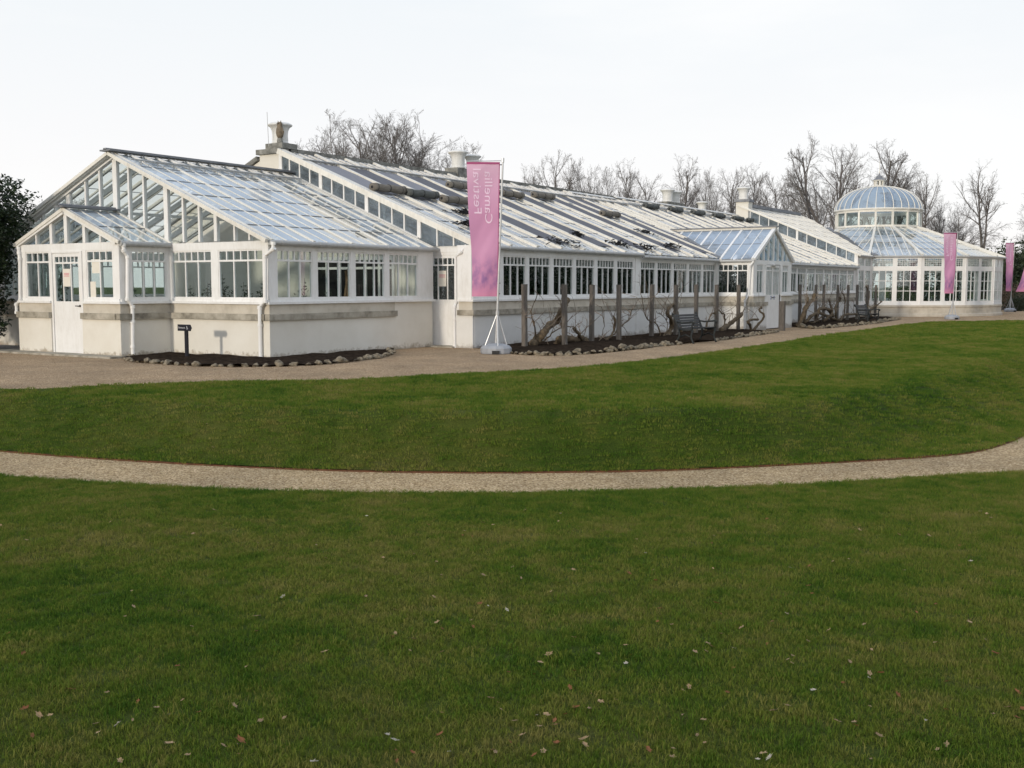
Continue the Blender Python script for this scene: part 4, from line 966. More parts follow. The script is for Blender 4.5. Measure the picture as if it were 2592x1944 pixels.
b1=make_bench(); b1.location=(29.67,12.55,-.035); b1.rotation_euler=(0,0,-.07); tag(b1,'weathered dark slatted bench among the vine posts, the nearer and larger one',group='slatted park benches')
b2=copy_tree(b1); b2.location=(50.95,13.2,-.1); b2.rotation_euler=(0,0,-.06); tag(b2,'dark slatted bench farther off, just left of the rotunda base')
# ================================================================== banners
def cloth(par,h,top,bot,xl0,xr0,xl1,xr1,sw=0,amp=.03):
    nu_,nv_=16,48; vs_=[];fs=[];uv=[]
    for j in range(nv_+1):
        t=j/nv_; z=top+(bot-top)*t
        for i in range(nu_+1):
            s=i/nu_; xl=xl0+(xl1-xl0)*t+.03*math.sin(t*7)*t; xr=xr0+(xr1-xr0)*t
            x=xl+(xr-xl)*s+sw*t*t*(1-s*.4); y=amp*math.sin(s*5+t*6)*(.3+t)+.5*amp*math.sin(t*17+s*3)+.10*t*(1-s)+.006*math.sin(t*38+s*14)*math.sin(s*3.1)
            vs_.append((x,y,z)); uv.append((1-s,1-t))
    for j in range(nv_):
        for i in range(nu_): n=j*(nu_+1)+i; fs.append((n,n+1,n+nu_+2,n+nu_+1))
    me=bpy.data.meshes.new('banner_cloth'); me.from_pydata(vs_,[],fs); ul=me.uv_layers.new()
    for p in me.polygons:
        p.use_smooth=True
        for li,vi in zip(p.loop_indices,p.vertices): ul.data[li].uv=uv[vi]
    me.materials.append(M['banner']); o=bpy.data.objects.new('banner_cloth',me); COL.objects.link(o); o.parent=par
    def at_(s,t):
        z=top+(bot-top)*t; xl=xl0+(xl1-xl0)*t+.03*math.sin(t*7)*t; xr=xr0+(xr1-xr0)*t
        return (xl+(xr-xl)*s+sw*t*t*(1-s*.4), amp*math.sin(s*5+t*6)*(.3+t)+.5*amp*math.sin(t*17+s*3)+.10*t*(1-s), z)
    return o,at_
def make_banner(lean_,swing=0):
    b=thing('flag_banner','x','banner')
    # local +x is left as seen from the lawn, z up; local y points to the viewer side
    mb=MB()
    prof=[(.37,.0),(.38,.03),(.38,.13),(.33,.19),(.20,.235),(.05,.25)]
    mb.lathe(prof,(0,0,0),12); mb.build('base',M['tank'],b,local=True)
    mb=MB(); mb.box(-.09,.09,.34,.40,.0,.085); mb.build('base_handle',M['handle'],b,local=True)
    mb=MB(); mb.tube([(0,0,.1),(-lean_*.2,0,1.0),(-lean_,0,4.62)],[.03,.028,.022],10); mb.tube([(-lean_*.2,0,.93),(-lean_*.2,0,1.02)],.045,10); mb.build('pole',M['steel'],b,local=True)
    for dx,dy in((.27,.1),(-.27,-.02),(.03,-.31),(-.05,.3)):
        mb=MB(); mb.tube([(-lean_*.2,0,.98),(dx,dy,.17)],.015,6); mb.build('leg',M['steel'],b,local=True)
    mb=MB(); mb.tube([(-lean_,0,4.62),(.70,0.02,4.60)],.012,6); mb.tube([(-lean_,0,4.58),(-lean_,0,4.68)],.035,8); mb.build('arm',M['steel'],b,local=True)
    c,at_=cloth(b,4.6,4.585,1.38,.70,-.10,.56,-.045,sw=swing)
    mb=MB(); 
    for t in(.02,.15,.3,.45,.6,.75,.9,.98):
        p=Vector(at_(1,t)); mb.tube([p,(p.x-.05,0,p.z)],.012,5)
    mb.build('cloth_tie',M['handle'],b,local=True)
    # lettering, seen from the back so it reads mirrored
    for body,col0,y0 in(('Camellia',.27,.0),('Festival',.63,.0)):
        me=text_mesh(body,.34,.0); L_=max(v.co.x for v in me.vertices); 
        s0=.46 if body=='Camellia' else .39
        vs_=[]
        for v in me.vertices:
            along=v.co.x/L_; up_=v.co.y/.34
            t=s0-along*(.395 if body=='Camellia' else .34); s=1-(col0-up_*.17/1.0) if True else 0
            # base line on the left of each word, tops toward the pole
            s=(.54 if body=='Camellia' else .19)+up_*.35
            p=at_(min(.99,s),t); vs_.append((p[0],p[1]+.012,p[2]))
        for v,c_ in zip(me.vertices,vs_): v.co=c_
        me.materials.clear(); me.materials.append(M['bannertext']); me.name='lettering'; o=bpy.data.objects.new('lettering',me); COL.objects.link(o); o.parent=c
    # dark red hems
    mb=MB()
    for j in range(24):
        a=Vector(at_(.985,j/24));q=Vector(at_(.985,(j+1)/24)); mb.beam(a+Vector((0,.006,0)),q+Vector((0,.006,0)),.02,.004,up=(0,1,0))
    for i in range(8): mb.beam(Vector(at_(i/8,.008))+Vector((0,.006,0)),Vector(at_((i+1)/8,.008))+Vector((0,.006,0)),.05,.004,up=(0,1,0))
    mb.build('hem',surf('dark_pink_hem',(.33,.06,.16),(.40,.09,.2),scale=3,rough=.7),c,local=True)
    return b
# local axes: x to the left as seen from the lawn
rzb=math.atan2(-rt2.y,-rt2.x)
def place(b,x,y,z,s,label,dr=0): b.location=(x,y,z); b.rotation_euler=(0,0,rzb+dr); b.scale=(s,-s,s) if False else (s,s,s); tag(b,label,group='pink banners on tripod poles')
bn=make_banner(.17); place(bn,21.80,14.62,0,1.0,'tall pink banner with mirrored lettering, the nearest one, before the white door')
bq=copy_tree(bn); place(bq,59.3,11.4,-.1,.965,'pink lettered banner standing in front of the round glasshouse',.25)
br=copy_tree(bn); place(br,78.4,11.44,-.1,.985,'small pink banner just right of the round glasshouse',.45)
bs=make_banner(-.1,.75); place(bs,*wd(70,33.75),-.1,.97,'pink banner blowing sideways at the right edge, mostly out of view')
# ================================================================== sign
sg=thing('signpost','small black pointed direction sign on a post in the soil bed','sign',(16.34,19.31,0))
mb=MB(); mb.box(-.02,.02,-.045,.045,-.1,.66); mb.build('post',M['black'],sg,local=True)
mb=MB(); pr=[(.235,.63),(.235,.775),(-.17,.775),(-.215,.70),(-.17,.63)]
mb.hexa([(-.045,y,z) for y,z in pr],[(-.021,y,z) for y,z in pr]); bd=mb.build('board',M['black'],sg,local=True)
def flat_text(par,body,size,place_):
    me=text_mesh(body,size,.0)
    for v in me.vertices: v.co=place_(v.co.x,v.co.y)
    me.materials.clear(); me.materials.append(M['letter']); me.name='lettering'; o=bpy.data.objects.new('lettering',me); COL.objects.link(o); o.parent=par
flat_text(bd,'Entrance',.062,lambda x,y:(-.0475,.205-x*.98,.685+y))
mb=MB(); mb.tube([(-.048,-.075,.735),(-.049,-.075,.735)],.010,8); mb.beam((-.048,-.075,.725),(-.048,-.078,.70),.014,.002,up=(1,0,0)); mb.beam((-.048,-.078,.70),(-.048,-.098,.70),.01,.002,up=(1,0,0)); mb.beam((-.048,-.098,.70),(-.048,-.108,.675),.01,.002,up=(1,0,0))
for k in range(8):
    a0=R(180+k*28); a1=R(180+(k+1)*28); mb.beam((-.048,-.078+.022*math.cos(a0),.690+.022*math.sin(a0)),(-.048,-.078+.022*math.cos(a1),.690+.022*math.sin(a1)),.005,.002,up=(1,0,0))
mb.build('wheelchair_symbol',M['letter'],bd,local=True)
# ================================================================== beds and stones
def bed(name,poly,label):
    mb=MB(); n=len(poly); 
    xs_=[p[0] for p in poly];ys_=[p[1] for p in poly]; st=.22
    def inside(x,y):
        c=False;j=n-1
        for i in range(n):
            xi,yi=poly[i];xj,yj=poly[j]
            if ((yi>y)!=(yj>y)) and x<(xj-xi)*(y-yi)/(yj-yi)+xi: c=not c
            j=i
        return c
    idx={}
    X=int((max(xs_)-min(xs_))/st)+1;Y=int((max(ys_)-min(ys_))/st)+1
    def vid(i,j):
        if (i,j) not in idx:
            x=min(xs_)+i*st;y=min(ys_)+j*st; d=min(math.hypot(x-(a[0]+(b[0]-a[0])*max(0,min(1,((x-a[0])*(b[0]-a[0])+(y-a[1])*(b[1]-a[1]))/((b[0]-a[0])**2+(b[1]-a[1])**2)))),y-(a[1]+(b[1]-a[1])*max(0,min(1,((x-a[0])*(b[0]-a[0])+(y-a[1])*(b[1]-a[1]))/((b[0]-a[0])**2+(b[1]-a[1])**2))))) for a,b in zip(poly,poly[1:]+poly[:1]))
            z=gz(x)+.03+.045*min(1,d/.35)+.04*noise.noise((x*1.5,y*1.5,0))+.03*noise.noise((x*6,y*6,2)); idx[(i,j)]=len(mb.v); mb.v.append((x,y,z))
        return idx[(i,j)]
    for i in range(X):
        for j in range(Y):
            if inside(min(xs_)+(i+.5)*st,min(ys_)+(j+.5)*st): mb.f.append((vid(i,j),vid(i+1,j),vid(i+1,j+1),vid(i,j+1)))
    tag(mb.build(name,M['soil'],smooth=True),kind='structure')
A_=[(16.17,20.95),(15.45,20.35),(15.1,19.6),(15.1,19.0),(15.0,18.2),(15.05,17.3),(15.3,16.6),(15.75,16.1),(16.2,15.75),(16.8,15.6),(17.6,15.65),(19.0,15.95),(20.3,16.6),(21.0,17.3),(21.6,17.72)]
bed('soil_bed',A_+[(17.3,17.72),(17.3,21.05),(16.3,21.05)],'')
B1=[(22.0,14.5),(21.75,13.7),(21.85,13.05),(22.3,12.72),(23.2,12.62),(24.3,12.55),(25.5,12.65),(26.6,12.72),(28.6,12.70)]
B2=[(30.9,12.72),(32.5,12.85),(34.9,13.15),(38.3,13.48),(39.6,13.8)]
bed('soil_bed',B1+B2+[(39.6,16.3),(23.4,16.3),(23.2,15.2)],'')
C1=[(44.7,14.7),(43.6,13.9),(43.2,13.45),(44.5,13.3),(46.0,13.2),(49.3,13.05)]; C2=[(52.0,13.15),(53.8,13.35),(56.4,13.45),(58.5,13.9)]
bed('soil_bed',C1+C2+[(60.5,14.8),(60.5,16.2),(44.7,16.2)],'')
rocks=[]
for sdd in range(6):
    import bmesh
    bm=bmesh.new(); bmesh.ops.create_icosphere(bm,subdivisions=3,radius=1)
    for v in bm.verts:
        p=v.co.copy(); f=1+.38*noise.noise(p*1.1+Vector((sdd*7,0,0)))+.20*noise.noise(p*2.8+Vector((0,sdd*5,0)))+.08*noise.noise(p*7)
        v.co=Vector((p.x*f*1.15,p.y*f*.85,p.z*f*.8))
    me=bpy.data.meshes.new('edging_stone'); bm.to_mesh(me); bm.free(); me.materials.append(M['rock'])
    for p in me.polygons: p.use_smooth=True
    rocks.append(me)
rs_=random.Random(11)
def stones(line,step,smin,smax,label,group,both=0):
    L=0;pts=[]
    for a,b in zip(line,line[1:]):
        d=math.hypot(b[0]-a[0],b[1]-a[1]); t=-L
        while True:
            t+=step*rs_.uniform(.8,1.25) if pts else 0.001
            if t>d: break
            pts.append((a[0]+(b[0]-a[0])*t/d,a[1]+(b[1]-a[1])*t/d)); L=0
        L=d-t if t<=d else 0
        L=0
    for (x,y) in pts:
        for r in range(2 if both and rs_.random()<both else 1):
            s=smin+(smax*1.2-smin)*rs_.random()**1.6; o=bpy.data.objects.new('edging_stone',rs_.choice(rocks)); COL.objects.link(o)
            o.location=(x+rs_.gauss(0,.03),y+rs_.gauss(0,.03)+r*.13,gz(x)+s*.28+r*.05); o.rotation_euler=(rs_.uniform(-.3,.3),rs_.uniform(-.3,.3),rs_.random()*6.28); o.scale=(s,s*rs_.uniform(.8,1.1),s*rs_.uniform(.75,1.05))
            tag(o,label,'stone',group)
stones(A_,.225,.055,.10,'rough tan stone edging the soil bed round the wing corner','stones edging the bed by the sign')
stones(B1,.21,.055,.095,'rough tan stone edging the vine bed between the near banner and the nearer bench','stones edging the vine bed left of the bench',.35)
stones(B2,.22,.055,.09,'rough tan stone edging the vine bed between the nearer bench and the side porch','stones edging the vine bed right of the bench',.2)
stones(C1+C2,.24,.06,.10,'rough tan stone edging the far vine bed before the rotunda','stones edging the far vine bed',.5)
# ================================================================== posts
def post(x,y,h,w,l,g='timber posts of the vine support'):
    mb=MB(); rnd=random.Random(int(x*10)); n=6
    lx,ly=rnd.uniform(-.02,.02),rnd.uniform(-.02,.02)
    rings=[[(x+sx*w/2+lx*i/n+rnd.uniform(-.004,.004),y+sy*w/2+ly*i/n+rnd.uniform(-.004,.004),gz(x)-.1+(h+.1-gz(x))*i/n+(rnd.uniform(-.015,.015) if i==n else 0)) for sx,sy in((-1,-1),(1,-1),(1,1),(-1,1))] for i in range(n+1)]
    for a,b in zip(rings,rings[1:]): mb.hexa(a,b)
    tag(mb.build('timber_post',M['post']),l,'post',g)
ords=['first','second','third','fourth','fifth','sixth','seventh','eighth','ninth']
for i,((px,py),yy) in enumerate(zip([z3(493,1020),z3(775,1020),z3(962,1020),z3(1155,1022),z3(1383,1022),z3(1553,1022),z3(1695,1022),z3(1840,1025),z3(1992,1025)],[15.0,14.6,15.0,14.5,14.9,14.9,15.0,15.0,15.1])):
    q=atY(px,py,yy); post(q.x,yy,1.67,.115,'grey oak post, %s of the nine counted from the near banner'%ords[i])
for i,(px,py) in enumerate([zC(560,515),zC(860,515),zC(1005,515),zC(1260,515),zC(1450,515),zC(1630,520),zC(1810,525),zC(1970,530)]):
    q=atY(px,py,15.0); post(q.x,15.0,1.67,.11,'grey oak post in the far bed, %s from the side porch'%ords[i])
post(40.68,14.0,1.04,.20,'short thick square post standing alone in front of the side porch door','short square posts')
# ================================================================== vines
def smoothpts(P,n=4):
    P=[tuple(p) for p in P]
    return [Vector(p) for p in cr(P,(len(P)-1)*n+1)]
def twigs(mb,p,rnd,n,L=.7,up=.6,r=.012):
    for _ in range(n):
        d=Vector((rnd.gauss(0,.6),rnd.gauss(0,.25),rnd.uniform(-.1,1)*up+.15)).normalized(); q=Vector(p); pts=[q.copy()]; l=L*rnd.uniform(.4,1.2); k=rnd.randint(4,7)
        for i in range(k): d=(d+Vector((rnd.gauss(0,.38),rnd.gauss(0,.15),rnd.gauss(.05,.3)))).normalized(); q=q+d*l/k; q.z=min(q.z,2.15); pts.append(q.copy())
        mb.tube(pts,[r*(1-.75*i/k) for i in range(k+1)],4,cap=False)
        if l>.3:
            for j in range(rnd.randint(1,3)):
                b=pts[rnd.randint(1,k-1)]; e=d.copy(); pp=[b]; 
                for i in range(3): e=(e+Vector((rnd.gauss(0,.6),rnd.gauss(0,.2),rnd.gauss(0,.4)))).normalized(); pp.append(pp[-1]+e*l*.13)
                mb.tube(pp,[r*.5,r*.4,r*.3,r*.15],3,cap=False)
def vine(label,trunks,Y,tw,seed):
    rnd=random.Random(seed); mb=MB(); tm=MB(); allp=[]
    for fn,pts,r0,r1 in trunks:
        P=[]
        for i,(x,y) in enumerate(pts):
            q=atY(*fn(x,y),Y+.10*math.sin(i*1.9+seed)); P.append(q)
        P[0].z=min(P[0].z,gz(P[0].x)+.12)
        S_=smoothpts(P); n=len(S_)
        S_=[s+Vector((rnd.gauss(0,.016),rnd.gauss(0,.014),rnd.gauss(0,.014))) for s in S_]
        mb.tube(S_,[(r0+(r1-r0)*i/(n-1))*(.82+rnd.uniform(-.2,.2)) for i in range(n)],9); allp+=S_[n//4:]
    x0=min(p.x for p in allp);yy=Y
    o=bpy.data.objects.new('grapevine',None); COL.objects.link(o); o.location=(allp[0].x,Y,gz(allp[0].x)); tag(o,label,'vine','old bare vines tied to the posts')
    mb.build('trunk',M['vine'],o,smooth=True)
    for _ in range(int(tw*.7)): twigs(tm,rnd.choice(allp),rnd,1,L=rnd.choice([.5,.8,1.2]),r=rnd.uniform(.007,.016))
    tm.build('twigs',M['twig'],o)
vine('thick gnarled vine trunk leaning to the right between the first two posts',[(zV,[(290,610),(350,575),(400,515),(440,460),(500,420),(535,355),(565,310),(592,245)],.125,.10),(zV,[(300,560),(330,520),(320,430),(300,380),(310,300),(350,200)],.03,.012),(zV,[(350,590),(420,560),(520,480),(640,470)],.03,.015)],15.0,46,1)
vine('low dark vine stump with a broken upright arm beside the third post',[(zV,[(500,610),(530,560),(600,560),(700,560),(760,590)],.10,.12),(zV,[(720,590),(690,540),(640,480)],.06,.07),(zV,[(600,600),(560,500),(530,440),(590,560)],.022,.01)],15.1,36,2)
vine('slim twisting vine with an upright broken limb before the fourth post',[(zV,[(870,600),(930,540),(965,480),(958,390)],.05,.035),(zV,[(940,530),(1000,480),(1090,400),(1100,330)],.03,.012),(zV,[(800,620),(850,560),(880,460),(860,300)],.02,.008)],15.0,46,3)
vine('dark slender vine arching round the fifth post',[(zV,[(1330,560),(1320,480),(1290,430),(1240,420),(1200,340),(1180,200)],.035,.012),(zV,[(1340,560),(1390,480),(1370,400),(1300,340)],.022,.012)],14.9,32,4)
vine('crooked thick vine rising left of the nearer bench to the sixth post',[(zV,[(1335,560),(1395,530),(1425,450),(1398,370),(1400,310),(1465,275)],.10,.06),(zV,[(1500,370),(1465,350),(1440,300)],.05,.06)],14.9,34,5)
vine('arching vine behind the right arm of the nearer bench',[(zM,[(900,1490),(1000,1420),(1100,1340),(1195,1270)],.12,.08),(zM,[(905,1490),(960,1390),(950,1290),(895,1230)],.04,.03),(zM,[(700,1320),(765,1282),(835,1270)],.04,.03)],15.0,52,6)
vine('bare S-shaped vine stem beside the side porch door',[(zM,[(1300,1500),(1290,1420),(1262,1375),(1300,1345),(1392,1342)],.065,.045),(zM,[(1330,1490),(1400,1400),(1478,1300),(1408,1215),(1440,1180)],.07,.045)],14.3,10,7)
vine('tall reddish vine trunk leaning right at the start of the far bed',[(zC,[(500,1310),(600,1130),(680,920),(760,830),(835,690)],.13,.10),(zC,[(650,690),(700,760),(690,850)],.05,.05)],14.6,40,8)
vine('tangled low heap of arching vine stems in the far bed',[(zC,[(640,1220),(800,1080),(950,1060),(1150,1150),(1320,1190)],.09,.07),(zC,[(760,1240),(850,1210),(965,1108)],.04,.03),(zC,[(860,1200),(900,1010),(1000,960),(1100,1010),(1180,1120)],.10,.08),(zC,[(1000,1200),(1150,1060),(1130,930),(1090,800)],.08,.04)],14.8,80,9)
vine('dark vine stems spreading left of the farther bench',[(zC,[(1300,1190),(1400,1085),(1620,1075)],.08,.06),(zC,[(1290,1130),(1390,1010),(1380,760),(1340,680)],.05,.03),(zC,[(1230,1100),(1210,960),(1300,800),(1290,760)],.06,.05)],14.9,60,10)
vine('vine stems tied to the last two posts behind the farther bench',[(zC,[(1880,1100),(1870,1000),(1950,930),(2075,838)],.08,.04),(zC,[(1840,1080),(1825,880),(1838,650),(1790,550)],.07,.04)],14.9,34,11)
# ================================================================== interior plants
def leafball(name,m,blobs,n,ls,seed,trunk=None,parent=None,local=True):
    rnd=random.Random(seed); mb=MB()
    tot=sum(b[3]*b[4] for b in blobs)
    for (cx,cy,cz,rx,rz) in blobs:
        k=int(n*rx*rz/tot)
        for _ in range(k):
            u=rnd.uniform(-1,1); a=rnd.random()*6.283; q=math.sqrt(1-u*u); d=Vector((q*math.cos(a),q*math.sin(a),u))
            rr=rnd.random()**.42; 
            lump=1+.32*noise.noise(d*2.2+Vector((cx,cz,seed)))+.2*noise.noise(d*5+Vector((cz,cx,seed)))
            rr*=lump
            if noise.noise(Vector((d.x*rr*3.2+seed,d.y*rr*3.2,d.z*rr*3.2)))<-.22: continue
            c=Vector((cx+d.x*rx*rr,cy+d.y*rx*rr,cz+d.z*rz*rr))
            t=Vector((rnd.gauss(0,1),rnd.gauss(0,1),rnd.gauss(-.1,.6))).normalized(); s_=t.orthogonal().normalized(); s_=Matrix.Rotation(rnd.random()*6.28,3,t)@s_
            l=ls*rnd.uniform(.6,1.25); w=l*.42; nn=t.cross(s_)*l*.1
            mb.v+=[tuple(c-t*l/2),tuple(c+s_*w/2+nn),tuple(c+t*l/2),tuple(c-s_*w/2+nn)]; i=len(mb.v); mb.f+= [(i-4,i-3,i-2),(i-4,i-2,i-1)]
    return mb.build(name,m,parent,local=local)
def shrub(name,label,cat,loc,m,blobs,n,ls,seed,group=None,stems=5):
    o=thing(name,label,cat,loc,group=group); leafball('foliage',m,blobs,n,ls,seed,parent=o)
    mb=MB(); rnd=random.Random(seed)
    for i in range(stems):
        b=blobs[i%len(blobs)]; a=rnd.random()*6.28; e=Vector((b[0]+.4*b[3]*math.cos(a),b[1]+.4*b[3]*math.sin(a),b[2]+.3*b[4])); s=Vector((rnd.gauss(0,.06),rnd.gauss(0,.06),-.05)); mid=s.lerp(e,.5)+Vector((rnd.gauss(0,.1),rnd.gauss(0,.1),0))
        mb.tube([s,mid,e],[.04,.025,.008],5)
    mb.build('trunk',M['bark'],o,local=True)
    return o
cs0=shrub('camellia_shrub','dark leafy camellia growing behind the glass of the long range','shrub',(25,20.4,0),M['camellia'],[(0,0,1.5,1.05,1.35),(.5,.2,1.0,.8,.9),(-.5,-.1,.9,.8,.9)],2600,.15,3,group='camellias inside the long glasshouse')
rr_=random.Random(5)
for i in range(1,18):
    c=copy_tree(cs0); c.location=(25+2.0*i,20.2+rr_.uniform(-.3,.3),0); c.rotation_euler=(0,0,rr_.random()*6.28); s=rr_.uniform(.85,1.12); c.scale=(s,s,s)
for i in range(20):
    c=copy_tree(cs0); c.location=(25.0+1.75*i,18.35+rr_.uniform(-.2,.2),0); c.rotation_euler=(0,0,rr_.random()*6.28); q_=rr_.uniform(.78,1.0); c.scale=(.85,.85,q_)
# a dark planting mass along the back wall, seen only as shade through the panes
def potted(loc,label,s=1,first=[None]):
    if first[0] is None:
        o=thing('potted_camellia',label,'pot plant',loc,group='potted camellias inside the wing')
        mb=MB(); mb.lathe([(.14,0),(.19,.30),(.205,.30),(.205,.35),(.18,.35),(.17,.33)],(0,0,0),16); mb.build('pot',M['terracotta'],o,local=True)
        leafball('foliage',M['camellia'],[(0,0,1.25,.26,.34),(.06,0,1.62,.15,.22),(-.08,.05,.95,.22,.26)],210,.085,6,parent=o)
        mb=MB(); mb.tube([(0,0,.3),(.02,0,.9),(.06,.02,1.9)],[.02,.015,.005],5); mb.build('stem',M['bark'],o,local=True); first[0]=o
    else: o=copy_tree(first[0]); o.location=loc; tag(o,label)
    o.rotation_euler=(0,0,loc[1]*3); o.scale=(s,s,s); return o
for (x,y,s,l) in [(18.1,18.75,.93,'potted camellia behind the gable window next to the wing corner'),(18.0,19.9,1.0,'tallest potted camellia, behind the middle gable window'),(18.1,20.65,.9,'low potted camellia behind the gable window next to the porch'),(18.3,19.35,.85,'small potted camellia between the two gable windows'),(16.7,24.3,1.05,'potted camellia inside the left porch window'),(16.8,23.35,.9,'potted camellia seen through the porch door glass'),(16.9,21.9,.95,'potted camellia inside the right porch window'),(17.0,21.5,.85,'potted camellia inside the porch side window'),(19.2,18.5,.95,'potted camellia behind the first long side window')]: potted((x,y,.02),l,s)
for (x,y,s_) in [(17.85,18.45,.86),(17.9,19.1,.9),(17.85,19.65,.84),(17.9,20.3,.92),(17.85,20.95,.86),(19.9,18.35,.86)]: potted((x,y,.02),'potted camellia in the row standing just behind the wing windows',s_)
tr=thing('timber_trestle','brown timber trestle leaning behind the third long side window','trestle',(20.75,18.5,.02))
mb=MB(); mb.beam((-.28,0,0),(.12,0,2.05),.06,.04); mb.build('leg',M['wood'],tr,local=True)
mb=MB(); mb.beam((.36,.1,0),(.08,.05,2.0),.06,.04); mb.build('leg',M['wood'],tr,local=True)
mb=MB(); mb.beam((-.2,.04,.5),(.3,.1,.5),.05,.03); mb.build('cross_bar',M['wood'],tr,local=True)
for i,(x,y,s) in enumerate([(68,15,1.1),(72,14,1.0),(70,20.5,1.3),(66,18,.9),(74,17,1.2)]):
    c=copy_tree(cs0); c.location=(x,y,.03); c.scale=(s,s,s); c.rotation_euler=(0,0,i); tag(c,'dark leafy shrub growing inside the round glasshouse',group='shrubs inside the rotunda')
# ================================================================== outdoor evergreens
x_,y_=15.5,26.3
shrub('camellia_bush','big dark glossy leaved bush at the left edge beside the porch','bush',(x_,y_,0),M['camellia'],[(0,-.1,3.5,1.35,1.15),(-.2,.2,2.8,1.5,1.3),(0,.3,1.9,1.15,1.1),(0,.4,1.0,1.0,1.0),(-.5,1.0,2.2,1.6,1.8)],95000,.12,12,stems=12)
x_,y_=wd(84,38.5)
shrub('evergreen_tree','broad dark evergreen at the right edge behind the pink banners','tree',(x_,y_,-.1),M['yew'],[(0,0,2.3,3.6,2.5),(2.6,-1,2.7,3.4,2.7),(-2.6,.8,1.9,2.2,2.0),(5,-2,2.4,4,2.7)],24000,.32,14,stems=10)
x_,y_=wd(74,34.5)
shrub('clipped_bush','rounded black green bush low at the right edge under the blowing banner','bush',(x_,y_,-.1),M['yew'],[(0,0,.45,.75,.75),(.8,0,.4,.8,.7)],3500,.12,15)
x_,y_=wd(77,34.9)
shrub('brown_hedge','dry brown leaved hedge in front of the evergreen, right edge','hedge',(x_,y_,-.1),M['brownhedge'],[(0,0,.9,1.5,.95),(2,-1,.9,1.5,1.0),(-1.4,.6,.6,.9,.6)],5000,.13,16)
for i,(bx,by,bw,l_) in enumerate([(58,-16,8,'dark evergreen belt outside the view on the right, nearest clump'),(76,-17,9,'dark evergreen belt outside the view on the right, second clump'),(95,-17,10,'dark evergreen belt outside the view on the right, third clump'),(117,-19,11,'dark evergreen belt outside the view on the right, fourth clump'),(142,-22,12,'dark evergreen belt outside the view on the right, farthest clump'),(-24,50,9,'dark evergreen clump outside the view on the left'),(-8,54,8,'dark evergreen clump outside the view, beyond the wing on the left')]):
    shrub('unseen_evergreens',l_,'trees',(bx,by,-.9),M['yew'],[(0,0,4,bw,5),(0,0,7,bw*.8,5),(bw*.8,1,4,bw*.8,5),(-bw*.8,-1,4.5,bw*.7,5)],9000,1.7,40+i,stems=4)  # unseen clumps added so the window panes reflect dark foliage instead of sky
